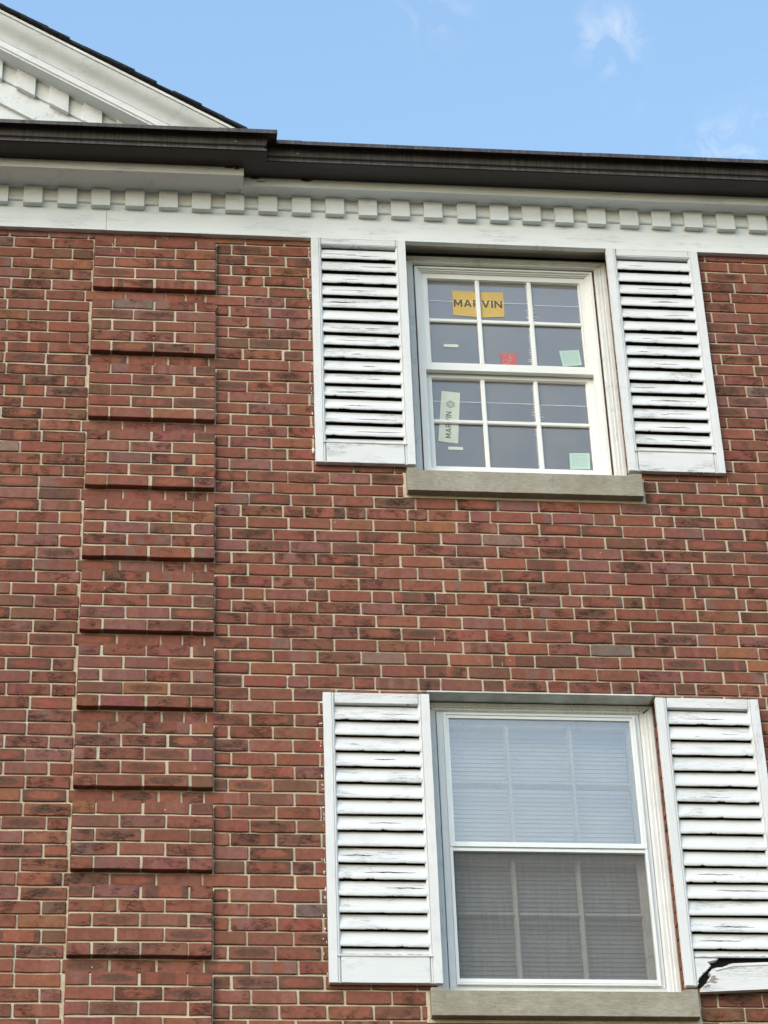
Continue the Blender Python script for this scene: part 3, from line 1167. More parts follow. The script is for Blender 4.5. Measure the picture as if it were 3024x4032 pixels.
def shutter(x0, x1, z0, z1, oz0, oz1, label, broken=False, seed=0):
    r = random.Random(seed)
    st = 0.0535
    ox0, ox1 = x0 + st, x1 - st
    t = empty('louvred_shutter', (x0, 0, z0), label, 'shutter', 'white louvred shutters beside the windows')
    # stiles: board with a moulded inner edge
    for side in (0, 1):
        s = 1 if side == 0 else -1
        xo, xi = (x0, ox0) if side == 0 else (x1, ox1)
        prof = [(xo, SB), (xo, SF), (xi - s * .0155, SF), (xi - s * .0145, SF + .006), (xi - s * .0120, SF + .006), (xi - s * .0100, SF + .0008), (xi - s * .0060, SF + .0018),
                (xi - s * .0050, SF + .008), (xi - s * .0018, SF + .008), (xi, SF + .012), (xi, SB)]
        n = 34
        secs = []
        zb = z0 if not (broken and side == 0) else -2.5545
        for i in range(n + 1):
            z = zb + (z1 - zb) * i / n
            d = .0011 * fn(z * 9, seed * 3.1 + side * 7)
            dd = .0008 * fn(z * 33, seed * 5.3 + side)
            secs.append([(px + d + (dd if q < 3 else 0), py + dd, z) for q, (px, py) in enumerate(prof)])
        m = MB()
        m.loft(secs)
        m.build('stile', M_STILE, t, (xo, SF, zb), bevel=.0012)
    zb_min = -2.552 if broken else z0 + .004
    # top rail
    m = MB()
    wavy_prism_x(m, [(SF + .0006, oz1), (SF + .0006, z1 - .0005), (SB, z1 - .0005), (SB, oz1)], ox0 + .0005, ox1 - .0005, 30, .0014, seed)
    m.build('top_rail', M_SHUT, t, (ox0, SF, oz1), bevel=.0012)
    if oz1 > 0:
        m = MB()
        m.loft([[(x, y, z) for y, z in ((SF - .001, oz1 + .004), (SF - .003, oz1 + .007), (SF - .001, oz1 + .010), (SF + .001, oz1 + .010), (SF + .001, oz1 + .004))] for x in (ox0 - .010, ox1 + .010)])
        m.build('top_bead', M_STILE, t, (ox0, SF, oz1))
    # bottom rail with its bead
    if not broken:
        m = MB()
        wavy_prism_x(m, [(SF + .0006, z0 + .0005), (SF + .0006, oz0), (SB, oz0), (SB, z0 + .0005)], ox0 + .0005, ox1 - .0005, 40, .0013, seed + 2)
        m.build('bottom_rail', M_SHUT, t, (ox0, SF, z0), bevel=.0012)
        m = MB()
        wavy_prism_x(m, [(SF + .001, oz0 - .004), (SF - .003, oz0 - .003), (SF - .0045, oz0 + .001), (SF - .003, oz0 + .005), (SF + .006, oz0 + .009), (SF + .008, oz0 + .001)], ox0 - .014, ox1 + .013, 40, .0012, seed + 3)
        m.build('bottom_bead', M_SHUT, t, (ox0, SF, oz0))
    else:
        rail = [(3.2010, -2.4395), (3.1449, -2.444), (3.06, -2.4475), (2.9807, -2.4515), (2.960, -2.460), (2.9336, -2.4697), (2.912, -2.472), (2.8914, -2.4779), (2.884, -2.488), (2.8746, -2.4939), (2.8823, -2.5095),
                (2.872, -2.520), (2.8667, -2.5332), (2.8771, -2.541), (2.861, -2.545), (2.8498, -2.551), (2.838, -2.562), (2.8293, -2.5688), (2.8237, -2.5864), (3.1297, -2.5703), (3.2010, -2.5665)]
        def splinter(pts, lo, hi):
            out = []
            for a, (p, q) in enumerate(zip(pts[:-1], pts[1:])):
                out.append(p)
                if lo <= a < hi:
                    L_ = math.hypot(q[0] - p[0], q[1] - p[1])
                    k_ = max(1, int(L_ / .0045))
                    for b in range(1, k_):
                        f_ = b / k_
                        out.append((p[0] + (q[0] - p[0]) * f_ + r.uniform(-.0035, .0035), p[1] + (q[1] - p[1]) * f_ + r.uniform(-.0012, .0012)))
            out.append(pts[-1])
            return out
        rail = splinter(rail, 3, 18)
        m = MB()
        m.poly(rail, SF - .004, SB - .004)
        m.build('fallen_bottom_rail', M_SHUT, t, (2.82, SF, -2.58))
        m = MB()
        m.loft([[(x, y, z + dz) for y, z in ((SF - .0045, 0), (SF - .0075, .003), (SF - .0075, .008), (SF - .0035, .011))] for x, dz in ((2.905, -2.490), (2.985, -2.4685), (3.1449, -2.4605), (3.2010, -2.457))])
        m.build('split_bead', M_SHUT, t, (2.9, SF, -2.47))
        stub = [(2.8199, -2.4262), (2.9233, -2.4268), (2.9071, -2.4363), (2.890, -2.4385), (2.8726, -2.4425), (2.881, -2.452), (2.8876, -2.4602), (2.876, -2.466), (2.8688, -2.4781), (2.858, -2.487), (2.8355, -2.5099), (2.826, -2.519), (2.8245, -2.5297), (2.8205, -2.548), (2.8199, -2.5530)]
        m = MB()
        stub = splinter(stub, 1, 13)
        m.poly(stub, SF + .0008, SB)
        m.build('splintered_rail_end', M_SHUT, t, (2.82, SF, -2.5))
        patch = [(2.884, -2.512), (2.891, -2.509), (2.906, -2.511), (2.897, -2.517), (2.902, -2.521), (2.917, -2.526), (2.899, -2.530), (2.894, -2.534), (2.909, -2.540), (2.898, -2.546), (2.880, -2.543), (2.870, -2.535), (2.878, -2.524)]
        MB().poly(patch, SF - .0046, SF - .003).build('bare_patch', M_GREYWOOD, t, (2.89, SF, -2.53))
        MB().poly([(2.852, -2.556), (2.862, -2.551), (2.880, -2.553), (2.868, -2.558), (2.874, -2.563), (2.850, -2.566), (2.842, -2.562)], SF - .0046, SF - .003).build('bare_patch', M_GREYWOOD, t, (2.86, SF, -2.56))
    MB().box(x0 + .004, x1 - .004, -.0038, -.0022, zb_min, z1 - .006).build('slat_gap_shade', M_DARK, t, (x0, SB, z0))  # dark sheet added behind the slats so the gaps read as shade
    # slats: sloping boards with a rounded nose, sixteen of them
    NS = 16
    pitch = (oz1 - .004 - oz0) / (NS - .42)
    for i in range(NS):
        zb = oz1 - .004 - pitch * (i + 1)
        last = (i == NS - 1)
        H = pitch - (.0075 if oz1 > 0 else .0025)
        ny = SF + .0035
        ty = -.0085
        prof = [(ty, H), (ny + (ty - ny) * .62, H * .62), (ny + .0045, H * .30), (ny + .0010, H * .205), (ny, H * .10), (ny + .0012, H * .02), (ny + .0045, 0), (ny + .0095, .003), (ty + .0045, H * .97)]
        n = 46
        dmg = [(r.uniform(.05, .95), r.uniform(.02, .09), r.uniform(.0015, .006)) for _ in range(r.choice((0, 1, 1, 2, 3)))]
        secs = []
        tw = r.uniform(-.0025, .0025)
        for q in range(n + 1):
            f_ = q / n
            x = ox0 - .003 + (ox1 - ox0 + .006) * f_
            e = .0013 * fn(x * 14, i * 3.7, seed) + .0007 * fn(x * 70, i * 1.7, seed)
            for c_, w_, a_ in dmg:
                if abs(f_ - c_) < w_:
                    e += a_ * (1 - ((f_ - c_) / w_) ** 2) * (0.6 + .4 * math.sin(f_ * 171 + i))
            sg = tw * (f_ - .5)
            sec = []
            for jj, (y, z) in enumerate(prof):
                low = max(0.0, 1 - z / (H * .35))
                zz = max(z, zb * 0 + z)
                if last:
                    # the lowest slat runs down behind the bottom bead
                    zz = max(z, H * .52)
                sec.append((x, y + .0005 * fn(x * 40, jj * 2.2, i), zb + zz + (e * low if not last else 0) + sg))
            secs.append(sec)
        m = MB()
        m.loft(secs)
        so = m.build('slat', M_SHUT, t, (ox0, SF, zb + .01))
        so.data.materials.append(M_BARE_SHADE)  # slat backs darkened: shade of the gaps put into the colour
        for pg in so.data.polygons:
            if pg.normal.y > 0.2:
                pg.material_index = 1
        # long splits where the board has opened up
        for q in range(r.choice((0, 1, 1, 2) if oz1 > 0 else (0, 0, 1, 1)) if not last else 0):
            cx = r.uniform(ox0 + .07, ox1 - .07)
            
            ln = min(r.uniform(.02, .12), cx - ox0 - .006, ox1 - .006 - cx)
            tt = r.uniform(.30, .58)
            pz = zb + H * tt
            py = ny + .0045 + (ty - ny - .0045) * (tt - .30) / .70
            up, dn_ = [], []
            k_ = 14
            th = r.uniform(.0008, .0032)
            for a in range(k_ + 1):
                f_ = a / k_
                x = cx - ln + 2 * ln * f_
                zc_ = pz + .004 * fn(x * 22, i * 9.1, seed + q) + .0015 * fn(x * 90, i, q)
                wth = th * math.sin(math.pi * f_) * (0.5 + abs(fn(x * 60, q, i)) * 1.6) + .0001
                up.append((x, zc_ + wth))
                dn_.append((x, zc_ - wth))
            slope = (ty - ny - .0045) / (H * .70)
            b_ = MB()
            pts = up + dn_[::-1]
            nn = len(pts)
            front = [(x, ny + .0045 + (z - zb - H * .30) * slope - .0007, z) for x, z in pts]
            back = [(x, y + .0015, z) for x, y, z in front]
            b_.v = front + back
            for a in range(k_):
                b_.f.append((a, a + 1, nn - 2 - a, nn - 1 - a))
            b_.f.append(tuple(range(nn, 2 * nn)))
            for a in range(nn):
                b_.f.append((a, (a + 1) % nn, nn + (a + 1) % nn, nn + a))
            c_o = b_.build('split', M_DARK, so, (cx, py, pz))
    return t


M_GREYWOOD = plain('grey_bare_wood', (0.30, 0.27, 0.26), 0.9, 0.1, 0.25, 40, 0.4)
shutter(*SHUT[0], 0.292, 1.5495, 'peeling white louvred shutter left of the upper window with stickers', seed=11)
shutter(*SHUT[1], 0.294, 1.5465, 'peeling white louvred shutter right of the upper window with stickers', seed=23)
shutter(*SHUT[2], -2.4285, -1.176, 'intact white louvred shutter left of the lower window with blinds', seed=37)
shutter(2.7665, 3.2555, -2.575, -1.117, -2.4250, -1.169, 'white louvred shutter with broken, fallen bottom rail beside the lower window', broken=True, seed=51)

# ------------------------------------------------------------------ windows
def stone_sill(z0, z1, parent, seed):
    """slab with raised lug ends and a sloping wash between them"""
    x0, x1 = 1.6435, 2.8145
    m = MB()
    secs = []
    n = 60
    for i in range(n + 1):
        x = x0 + (x1 - x0) * i / n
        d = min(x - x0, x1 - x)
        lug = max(0.0, min(1.0, (0.075 - d) / .025))
        top = z1 - .013 * (1 - lug)
        w = .0008 * fn(x * 25, seed, 1) + .0006 * fn(x * 80, seed, 4)
        yf = -.046 + .0010 * fn(x * 12, seed, 8)
        secs.append([(x, yf, z0 + w), (x, yf, top + w), (x, .02, top + (.004 if lug < .5 else .001)), (x, .15, top + (.016 if lug < .5 else .001)), (x, .15, z0)])
    m.loft(secs)
    o = m.build('stone_sill', M_STONE, parent, (x0, 0, z0), bevel=.0025)
    # mortar bed around
    b = MB()
    b.box(SX0 - .006, x0 - .001, -.001, .05, z0 - .012, z1 - .004)
    b.build('mortar_joint', M_MORTAR, parent, (x0, 0, z0))
    b = MB()
    b.box(x1 + .001, SX1 + .006, -.001, .05, z0 - .012, z1 - .004)
    b.build('mortar_joint', M_MORTAR, parent, (x1, 0, z0))
    b = MB()
    b.box(SX0 - .006, SX1 + .006, -.0012, .05, z0 - .016, z0 - .001)
    b.build('mortar_joint', M_MORTAR, parent, (x1, 0, z0 - .02))


def casing(parent, x0, x1, z0, z1, wx, wz, yf, mat, seed):
    """brick moulding: two jambs and a head with stepped profile; x0..x1, z0..z1 outer"""
    def prof(w):      # across the width from the outside in: (offset, y)
        return [(0, yf + .075), (0, yf + .006), (w * .10, yf), (w * .34, yf), (w * .40, yf + .006), (w * .56, yf + .004), (w * .62, yf + .010), (w * .84, yf + .010), (w, yf + .020), (w, yf + .075)]
    for s, xo in ((1, x0), (-1, x1)):
        secs = []
        n = 40
        for i in range(n + 1):
            z = z0 + (z1 - z0) * i / n
            d = .0010 * fn(z * 12, seed + s * 3) + .0007 * fn(z * 55, seed + s)
            secs.append([(xo + s * (a + (d if q in (1, 2) else 0)), y + .4 * d, z - (a if i == n else 0)) for q, (a, y) in enumerate(prof(wx))])
        m = MB()
        m.loft(secs)
        m.build('casing_jamb', mat, parent, (xo, yf, z0))
    secs = []
    n = 40
    for i in range(n + 1):
        f_ = i / n
        sec = []
        for a, y in prof(wz):
            xa, xb = x0 + a * wx / wz, x1 - a * wx / wz
            x = xa + (xb - xa) * f_
            d = .0008 * fn(x * 12, seed + 11)
            sec.append((x, y + .4 * d, z1 - a))
        secs.append(sec)
    m = MB()
    m.loft(secs)
    m.build('casing_head', mat, parent, (x0, yf, z1))


def bar(parent, name, x0, x1, z0, z1, yf, yb, mat, vertical, ch=.004):
    """glazing bar with chamfered front"""
    m = MB()
    if vertical:
        m.loft([[(x0, yb, z), (x0, yf + ch, z), (x0 + ch, yf, z), (x1 - ch, yf, z), (x1, yf + ch, z), (x1, yb, z)] for z in (z0, z1)])
    else:
        m.loft([[(x, yb, z0), (x, yf + ch, z0), (x, yf, z0 + ch), (x, yf, z1 - ch), (x, yf + ch, z1), (x, yb, z1)] for x in (x0, x1)])
    return m.build(name, mat, parent, ((x0 + x1) / 2, yf, (z0 + z1) / 2))


def rough_bar(parent, name, x0, x1, z0, z1, yf, yb, mat, vertical, seed):
    """old puttied glazing bar with ragged edges"""
    m = MB()
    n = 40
    secs = []
    for i in range(n + 1):
        f_ = i / n
        e1 = .0022 * fn(f_ * 9, seed) + .0016 * fn(f_ * 31, seed + 4)
        e2 = .0022 * fn(f_ * 9, seed + 8) + .0016 * fn(f_ * 31, seed + 2)
        if vertical:
            z = z0 + (z1 - z0) * f_
            secs.append([(x0 + e1, yb, z), (x0 + e1 + .004, yf + .008, z), (x0 + .008, yf, z), (x1 - .008, yf, z), (x1 - .004 + e2, yf + .008, z), (x1 + e2, yb, z)])
        else:
            x = x0 + (x1 - x0) * f_
            secs.append([(x, yb, z0 + e1), (x, yf + .008, z0 + .004 + e1), (x, yf, z0 + .008), (x, yf, z1 - .008), (x, yf + .008, z1 - .004 + e2), (x, yb, z1 + e2)])
    m.loft(secs)
    return m.build(name, mat, parent, ((x0 + x1) / 2, yf, (z0 + z1) / 2))


def pane(parent, x0, x1, z0, z1, y, mat, name='pane'):
    return MB().box(x0, x1, y, y + .004, z0, z1).build(name, mat, parent, ((x0 + x1) / 2, y, (z0 + z1) / 2))


# --- upper window: brand-new double-hung unit in the old casing
w1 = empty('window', (1.68, 0, 0.0), None, parent=house)
tag(w1, 'newly installed white six-over-six window with stickers on its panes')
casing(w1, OX0 - .002, OX1 + .0015, 0.150, 1.600, .066, .048, .085, M_CASING, 2)
MB().box(1.742, 2.716, .112, .17, 1.5330, 1.5545).build('raw_wood_packing', M_WOOD, w1, (2.2, .11, 1.545))
MB().box(1.742, 1.7505, .118, .17, .20, 1.540).build('raw_wood_packing', M_WOOD, w1, (1.745, .11, .8))
MB().box(2.6985, 2.714, .118, .17, .20, 1.540).build('raw_wood_packing', M_WOOD, w1, (2.705, .11, .8))
FX0, FX1 = 1.7505, 2.6985
MB().ring(FX0, FX1, .215, 1.5375, .016, .022, .0105, .098, .20).build('frame', M_NEWWIN, w1, (FX0, .1, .2), bevel=.001)
MB().ring(FX0 + .0158, FX1 - .0158, .236, 1.5272, .010, .012, .008, .108, .20).build('frame_stop', M_NEWWIN, w1, (FX0, .1, .2), bevel=.001)
MB().ring(FX0 + .0256, FX1 - .0256, .247, 1.5195, .012, .014, .006, .117, .20).build('frame_liner', M_NEWWIN, w1, (FX0, .1, .2), bevel=.001)
# upper sash
US = dict(x0=1.7885, x1=2.6625, z0=.880, z1=1.5185)
GX0, GX1 = 1.8190, 2.6258
MB().ring(US['x0'], US['x1'], US['z0'], US['z1'], .0300, .0475, .0375, .1265, .155).build('upper_sash', M_NEWWIN, w1, (2.2, .13, 1.2), bevel=.0015)
MB().ring(GX0 - .006, GX1 + .006, .9285 - .006, 1.481 + .006, .009, .009, .009, .134, .150).build('glazing_bead', M_NEWWIN, w1, (2.2, .13, 1.2), bevel=.001)
MV = (2.0850, 2.3612)
for x in MV:
    bar(w1, 'muntin', x - .0118, x + .0118, .9305, 1.4790, .1290, .1420, M_NEWWIN, True)
xs_ = [GX0 + .002, MV[0] - .0112, MV[0] + .0112, MV[1] - .0112, MV[1] + .0112, GX1 - .002]
for i in range(3):
    bar(w1, 'muntin', xs_[2 * i], xs_[2 * i + 1], 1.2080 - .0112, 1.2080 + .0112, .1300, .1420, M_NEWWIN, False)
    pane(w1, xs_[2 * i] - .010, xs_[2 * i + 1] + .010, 1.2085, 1.480, .1440, M_GLASS_NEW)
    pane(w1, xs_[2 * i] - .010, xs_[2 * i + 1] + .010, .930, 1.2075, .1440, M_GLASS_NEW)
# lower sash, one sash thickness further in
MB().ring(US['x0'], US['x1'], .254, .9060, .0310, .0490, .0495, .1615, .190).build('lower_sash', M_NEWWIN, w1, (2.2, .16, .6), bevel=.0015)
MB().ring(GX0 - .006, GX1 + .006, .3035 - .006, .8555 + .006, .009, .009, .009, .169, .185).build('glazing_bead', M_NEWWIN, w1, (2.2, .16, .6), bevel=.001)
for x in MV:
    bar(w1, 'muntin', x - .0118, x + .0118, .3055, .8535, .1640, .1770, M_NEWWIN, True)
for i in range(3):
    bar(w1, 'muntin', xs_[2 * i], xs_[2 * i + 1], .5855 - .0112, .5855 + .0112, .1650, .1770, M_NEWWIN, False)
    pane(w1, xs_[2 * i] - .010, xs_[2 * i + 1] + .010, .5860, .855, .1790, M_GLASS_NEW)
    pane(w1, xs_[2 * i] - .010, xs_[2 * i + 1] + .010, .304, .5850, .1790, M_GLASS_NEW)
stone_sill(0.012, 0.1455, w1, 3)
# edges of the protective film left on the panes, with its torn teeth along the second bar
fr_ = random.Random(8)
for (xa, xb, z, y) in ((1.8266, 2.070, 1.3441, .1432), (2.098, 2.349, 1.3441, .1432), (2.386, 2.6201, 1.3365, .1432), (1.8268, 2.0720, .7174, .1782), (2.100, 2.3460, .7174, .1782), (2.3870, 2.6197, .7140, .1782)):
    n = 24
    pts = [(xa + (xb - xa) * i / n, z + .0014 + .0008 * fn(i * .7, z)) for i in range(n + 1)] + [(xa + (xb - xa) * i / n, z - .0012 + .0008 * fn(i * .9, z + 3)) for i in range(n, -1, -1)]
    MB().poly(pts, y, y + .0004).build('film_edge', M_FILM, w1, (xa, y, z))
for (x, s, za, zb_, y) in ((2.349, -1, 1.225, 1.47, .1432), (2.3735, 1, 1.225, 1.345, .1432), (2.349, -1, .935, 1.19, .1432), (2.349, -1, .60, .84, .1782), (2.3735, 1, .60, .715, .1782), (2.349, -1, .31, .57, .1782)):
    z = za
    pts = [(x, za)]
    big = s > 0 or zb_ > .83
    while z < zb_ - .008:
        L = fr_.uniform(.006, .014) * (2.0 if (z < za + .11 and fr_.random() < .5 and big) else 1)
        pts += [(x + s * .0012, z + .002), (x + s * L, z + fr_.uniform(.0035, .006)), (x + s * .0014, z + .0075)]
        z += fr_.uniform(.010, .018)
    pts += [(x, zb_)]
    MB().poly(pts, y, y + .0004).build('film_edge', M_FILM, w1, (x, y, za))

# --- lower window: old sashes behind a storm window
w2 = empty('window', (1.68, 0, -2.70), None, parent=house)
tag(w2, 'old six-over-six window behind a storm pane and insect screen')
MB().loft([[(x, y, z) for y, z in ((-.006, -1.0945), (-.006, -1.0865), (.085, -1.0865), (.085, -1.0935))] for x in (1.694, 2.7605)]).build('steel_lintel', M_STEEL, w2, (1.7, 0, -1.09), bevel=.001)
casing(w2, OX0 - .002, OX1 + .0015, -2.560, -1.0945, .066, .044, .085, M_CASING, 5)
MB().box(1.744, 2.726, .100, .165, -2.560, -2.5130).build('wood_sill', M_CASING, w2, (2.2, .1, -2.53), bevel=.003)
# storm master frame with flange
MB().ring(1.7475, 2.7085, -2.5125, -1.1395, .030, .006, .0115, .1015, .135).build('storm_flange', M_ALU, w2, (2.2, .1, -1.8), bevel=.001)
MB().ring(1.7770, 2.6865, -2.5060, -1.1505, .0135, .012, .0100, .0865, .130).build('storm_frame', M_ALU, w2, (2.2, .09, -1.8), bevel=.001)
MB().ring(1.7910, 2.6725, -1.8440, -1.1610, .0115, .0300, .0155, .0910, .106).build('storm_sash', M_ALU, w2, (2.2, .09, -1.5), bevel=.001)
MB().box(1.779, 2.684, .0835, .0905, -1.8415, -1.8200).build('meeting_bar', M_ALU, w2, (2.2, .09, -1.83), bevel=.0015)
MB().box(1.7908, 2.6727, .0905, .112, -1.8600, -1.8445).build('meeting_rail', M_ALU, w2, (2.2, .09, -1.85), bevel=.001)
MB().box(1.7905, 2.6730, .0845, .104, -2.4995, -2.4790).build('bottom_rail', M_ALU, w2, (2.2, .09, -2.49), bevel=.002)
MB().box(1.8025, 2.6612, .0975, .1005, -1.8150, -1.1760).build('storm_pane', M_GLASS_STORM, w2, (2.2, .098, -1.5))
MB().box(1.7910, 2.6725, .1075, .1080, -2.4800, -1.8600).build('insect_screen', M_SCREEN, w2, (2.2, .108, -2.2))
# old wooden sashes
MB().ring(1.7550, 2.7000, -1.850, -1.1400, .050, .040, .055, .1360, .175).build('upper_sash', M_SASH, w2, (2.2, .14, -1.5), bevel=.002)
MB().ring(1.7550, 2.7000, -2.535, -1.830, .050, .060, .035, .1780, .213).build('lower_sash', M_SASH, w2, (2.2, .18, -2.2), bevel=.002)
OV = (2.0800, 2.3785)
for q, x in enumerate(OV):
    rough_bar(w2, 'muntin', x - .0125, x + .0125, -1.812, -1.193, .1260, .165, M_SASH, True, 3 + q)
    rough_bar(w2, 'muntin', x - .016, x + .010, -2.476, -1.863, .1660, .203, M_SASH, True, 13 + q)
xs2 = [1.804, OV[0] - .011, OV[0] + .011, OV[1] - .011, OV[1] + .011, 2.651]
for i in range(3):
    a, b = xs2[2 * i], xs2[2 * i + 1]
    rough_bar(w2, 'muntin', a, b, -1.5030, -1.4770, .1275, .165, M_SASH, False, 23 + i)
    rough_bar(w2, 'muntin', a, b - .002, -2.1450, -2.1190, .1675, .203, M_SASH, False, 33 + i)
    pane(w2, a - .006, b + .006, -1.489, -1.190, .156, M_GLASS_OLD)
    pane(w2, a - .006, b + .006, -1.814, -1.490, .156, M_GLASS_OLD)
    pane(w2, a - .006, b + .006, -2.131, -1.862, .194, M_GLASS_OLD)
    pane(w2, a - .006, b + .006, -2.478, -2.132, .194, M_GLASS_OLD)
MB().box(2.46, 2.585, .178, .1812, -2.1415, -2.1275).build('peeled_putty', M_SASH, w2, (2.5, .18, -2.13))
stone_sill(-2.7045, -2.5765, w2, 9)

# rooms behind the windows
for nm, z0, z1 in (('upper', 0.10, 1.72), ('lower', -2.75, -1.0)):
    m = MB()
    m.loft([[(1.0, y, z0 - .7), (3.6, y, z0 - .7), (3.6, y, z1 + .1), (1.0, y, z1 + .1)] for y in (.2145, 3.2)], caps=False)
    b = len(m.v)
    m.f.append((4, 5, 6, 7))
    # front with a hole
    m.ring(1.0, 3.6, z0 - .7, z1 + .1, .72, .72, .14, .2140, .2146)
    ro = m.build('room_lining', M_ROOM, house, (2.2, 1.0, z0))

# ------------------------------------------------------------------ blind in the lower window
bl = empty('window_blind', (2.23, .25, -2.52), 'closed white horizontal slat blind hanging behind the lower window panes', 'blind')
MB().box(1.775, 2.668, .247, .277, -1.165, -1.135).build('headrail', M_BLIND, bl, (2.2, .24, -1.15), bevel=.002)
sm = MB()
sec = []
for x in (-.444, .444):
    s_ = []
    for a in range(6):
        q = -1 + 2 * a / 5
        s_.append((x, -.0032 * (1 - q * q) + q * .0048, q * .0119))
    back = [(px, py + .0007, pz) for px, py, pz in s_[::-1]]
    sec.append(s_ + back)
sm.loft(sec)
slat_mesh = sm.mesh('blind_slat', M_BLIND)
bz = random.Random(17)
z = -1.178
while z > -2.505:
    o = bpy.data.objects.new('slat', slat_mesh)
    col.objects.link(o)
    o.parent = bl
    o.location = Vector((2.222 + bz.uniform(-.001, .001), .262, z)) - Vector(bl['_base'])
    o.rotation_euler = (bz.uniform(-.06, .06), bz.uniform(-.0015, .0015), 0)
    z -= .0222
for x in (1.862, 2.222, 2.565):
    MB().box(x - .0010, x + .0010, .2475, .2490, -2.50, -1.165).build('cord', M_CORD, bl, (x, .233, -1.8))

# ------------------------------------------------------------------ stickers on the new window
M_YEL = plain('yellow_paper', s2l((200, 170, 100)), 0.6, 0.3, 0.06, 20, 0.05)
M_INK = plain('grey_ink', s2l((84, 80, 70)), 0.6, 0.2, 0.05, 20, 0)
M_INK2 = plain('pale_ink', s2l((104, 114, 106)), 0.6, 0.2, 0.05, 20, 0)
M_WHT = plain('white_paper', s2l((200, 205, 192)), 0.5, 0.3, 0.05, 25, 0.05)
M_RED = plain('red_paper', s2l((182, 104, 102)), 0.5, 0.3, 0.06, 25, 0.05)
M_PINK = plain('pink_print', s2l((206, 150, 142)), 0.6, 0.3, 0.04, 25, 0)
M_TEAL = plain('pale_green_paper', s2l((176, 200, 192)), 0.5, 0.3, 0.06, 60, 0.1)
M_TEALD = plain('green_print', s2l((158, 184, 176)), 0.6, 0.3, 0.06, 60, 0)
M_LABEL = plain('white_label', s2l((204, 214, 202)), 0.5, 0.3, 0.03, 25, 0)


GLYPH = {
    'M': (1.0, [[(0, 0), (0, 1), (.22, 1), (.5, .45), (.78, 1), (1, 1), (1, 0), (.79, 0), (.79, .62), (.56, .18), (.44, .18), (.21, .62), (.21, 0)]]),
    'A': (.95, [[(0, 0), (.22, 0), (.5, .76), (.5, 1), (.39, 1)], [(1, 0), (.61, 1), (.5, 1), (.5, .76), (.78, 0)], [(.30, .217), (.70, .217), (.6363, .39), (.3637, .39)]]),
    'V': (.95, [[(0, 1), (.22, 1), (.5, .28), (.78, 1), (1, 1), (.61, 0), (.39, 0)]]),
    'I': (.22, [[(0, 0), (1, 0), (1, 1), (0, 1)]]),
    'N': (.90, [[(0, 0), (0, 1), (.20, 1), (.79, .34), (.79, 1), (1, 1), (1, 0), (.80, 0), (.21, .66), (.21, 0)]]),
    'R': (.85, [[(0, 0), (.22, 0), (.22, 1), (0, 1)], [(.22, .36), (.62, .38), (.56, .55), (.22, .54)], [(.62, .38), (.80, .45), (.66, .62), (.56, .55)], [(.80, .45), (.90, .60), (.68, .70), (.66, .62)],
                [(.90, .60), (.90, .78), (.66, .78), (.68, .70)], [(.90, .78), (.80, .93), (.56, .83), (.66, .78)], [(.80, .93), (.60, 1), (.22, 1), (.22, .83), (.56, .83)], [(.40, .369), (.62, .38), (.96, 0), (.70, 0)]]),
}


def text_mesh(body, mat, parent, name, fit, y, rot=0.0):
    """lettering as flat geometry; fit = (x, z of the lower left corner, width, height)"""
    x, z, w, h = fit
    gap = .17
    tot = sum(GLYPH[c][0] for c in body) + gap * (len(body) - 1)
    m = MB()
    c_, s_ = math.cos(rot), math.sin(rot)
    cur = 0.0
    for ch in body:
        gw, polys = GLYPH[ch]
        for pl in polys:
            b = len(m.v)
            for px, pz in pl:
                a_, b_ = (cur + px * gw) / tot * w, pz * h
                m.v.append((x + a_ * c_ - b_ * s_, y, z + a_ * s_ + b_ * c_))
            m.f.append(tuple(range(b, b + len(pl))))
        cur += gw + gap
    return m.build(name, mat, parent, (x, y, z))


YU, YL = .1433, .1783
GRP = 'stickers on the new window'
# yellow sheet, dipping where it passes behind the bar
t = [(1.9517, 1.4161), (2.0417, 1.4164), (2.0743, 1.4086), (2.0998, 1.407), (2.1258, 1.4127), (2.2227, 1.4143), (2.2211, 1.2532), (2.0981, 1.2433), (2.0728, 1.2449), (1.9496, 1.2533)]
ys = MB().poly(t, YU, YU + .0004).build('paper_sticker', M_YEL, None, (2.0, YU, 1.25))
tag(ys, 'yellow paper sticker with dark lettering across two top panes of the new window', 'sticker', GRP)
text_mesh('MARVIN', M_INK, ys, 'lettering', (1.9565, 1.3095, .256, .048), YU - .0003)
wsp = [(1.8704, 0.7844), (1.9662, 0.7749), (1.9396, 0.4555), (1.8396, 0.4673)]
ws = MB().poly(wsp, YL, YL + .0004).build('paper_sticker', M_WHT, None, (1.9, YL, .6))
tag(ws, 'tall pale sticker with sideways lettering and hexagon mark in the lower left panes', 'sticker', GRP)
text_mesh('MARVIN', M_INK2, ws, 'lettering', (1.9065, .4870, .166, .0300), YL - .0003, rot=R(90 - 3.4))
hx, hz = 1.9130, .7000
for rr, w_ in ((.0235, .0045), (.0125, .0035)):
    m = MB()
    for i in range(6):
        a0, a1 = R(60 * i + 26), R(60 * i + 86)
        m.poly([(hx + (rr) * math.cos(a0), hz + (rr) * math.sin(a0)), (hx + rr * math.cos(a1), hz + rr * math.sin(a1)), (hx + (rr - w_) * math.cos(a1), hz + (rr - w_) * math.sin(a1)), (hx + (rr - w_) * math.cos(a0), hz + (rr - w_) * math.sin(a0))], YL - .0005, YL - .0002)
    bmm = m.mesh('hexagon_mark', M_INK2)
    bm = bmesh.new()
    bm.from_mesh(bmm)
    bmesh.ops.remove_doubles(bm, verts=bm.verts, dist=1e-5)
    bm.to_mesh(bmm)
    bm.free()
    o = bpy.data.objects.new('hexagon_mark', bmm)
    col.objects.link(o)
    o.parent = ws
    o.location = -Vector(ws['_base'])
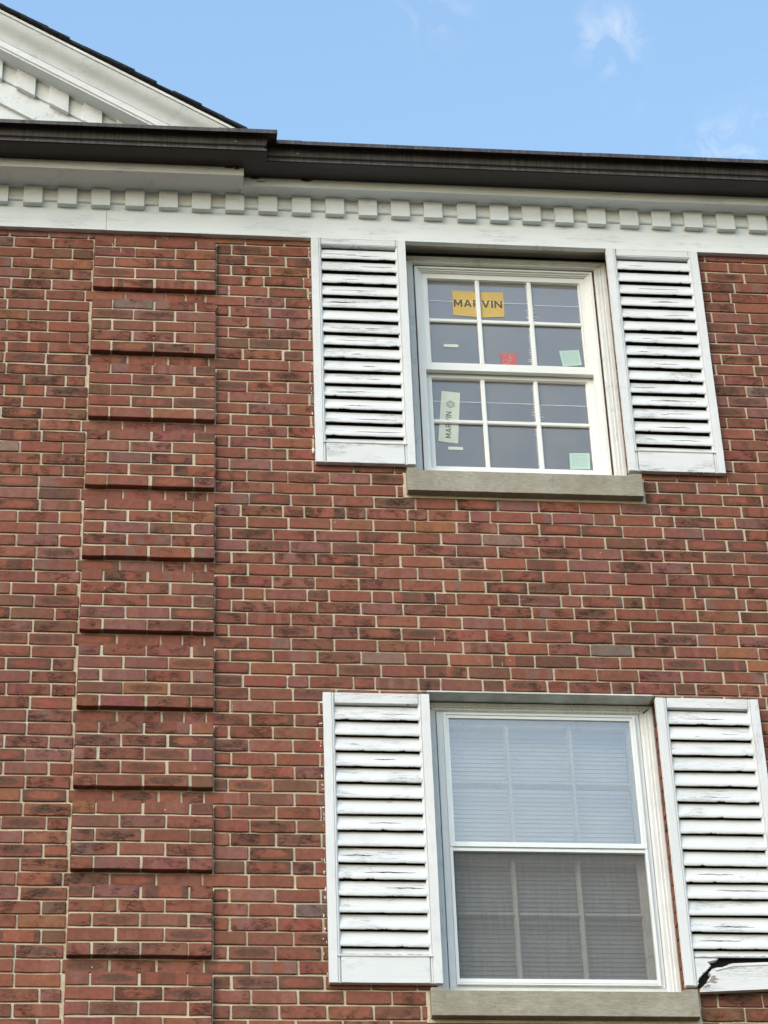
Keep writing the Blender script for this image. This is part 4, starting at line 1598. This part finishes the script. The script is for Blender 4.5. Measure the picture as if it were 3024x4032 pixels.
rs = MB().poly([(2.183, 1.0163), (2.2697, 1.0162), (2.2673, 0.9315), (2.1857, 0.9315)], YU, YU + .0004).build('paper_sticker', M_RED, None, (2.2, YU, .97))
tag(rs, 'small red sticker at the foot of the middle pane of the upper sash', 'sticker', GRP)
for x0, x1, z0, z1 in ((2.190, 2.262, 1.008, 1.0095), (2.2035, 2.2125, .994, .997), (2.231, 2.240, .990, .996), (2.231, 2.241, .977, .983), (2.232, 2.240, .964, .970), (2.228, 2.229, .950, 1.000), (2.246, 2.262, .985, .986), (2.246, 2.262, .990, .991)):
    MB().box(x0, x1, YU - .0004, YU - .0001, z0, z1).build('print', M_PINK, rs, (x0, YU, z0))
MB().ring(2.196, 2.226, .946, .9705, .0015, .0015, .0015, YU - .0004, YU - .0001).build('print', M_PINK, rs, (2.2, YU, .95))
for pts, y, lab in (([(2.4944, 1.0407), (2.5998, 1.0513), (2.6088, 0.9513), (2.5066, 0.94)], YU, 'tilted pale green square sticker in the lower right pane of the upper sash'),
                    ([(2.507, 0.4167), (2.6122, 0.4195), (2.6078, 0.3198), (2.5051, 0.3164)], YL, 'pale green square sticker in the bottom right corner of the lower sash')):
    s_ = MB().poly(pts, y, y + .0004).build('paper_sticker', M_TEAL, None, (2.55, y, pts[2][1]))
    tag(s_, lab, 'sticker', GRP)
    P0, P1, P2, P3 = [np.array(q) for q in pts]
    for a in range(5):
        for b in range(5):
            u_, v_ = .18 + a * .155, .16 + b * .15
            c_ = (P0 * (1 - u_) + P1 * u_) * (1 - v_) + (P3 * (1 - u_) + P2 * u_) * v_
            h_ = .0042 if (a + b) % 2 else .0055
            MB().box(c_[0] - h_, c_[0] + h_, y - .0003, y - .0001, c_[1] - .0032, c_[1] + .0032).build('print', M_TEALD, s_, (c_[0], y, c_[1]))
for (x0, z1), (x1, z0), y, lab in (((1.8898, 1.0607), (1.9667, 1.0414), YU, 'small blank white label in the lower left pane of the upper sash'), ((1.888, 0.435), (1.9644, 0.4164), YL, 'small blank white label below the tall sticker in the lower sash')):
    r_ = .004
    pts = []
    for cx, cz, a0 in ((x1 - r_, z1 - r_, 0), (x0 + r_, z1 - r_, 90), (x0 + r_, z0 + r_, 180), (x1 - r_, z0 + r_, 270)):
        for q in range(4):
            a = R(a0 + 30 * q)
            pts.append((cx + r_ * math.cos(a), cz + r_ * math.sin(a)))
    s_ = MB().poly(pts, y, y + .0004).build('paper_label', M_LABEL, None, (x0, y, z0))
    tag(s_, lab, 'label', GRP)

# tidy bookkeeping properties
for o in bpy.data.objects:
    if '_base' in o:
        del o['_base']
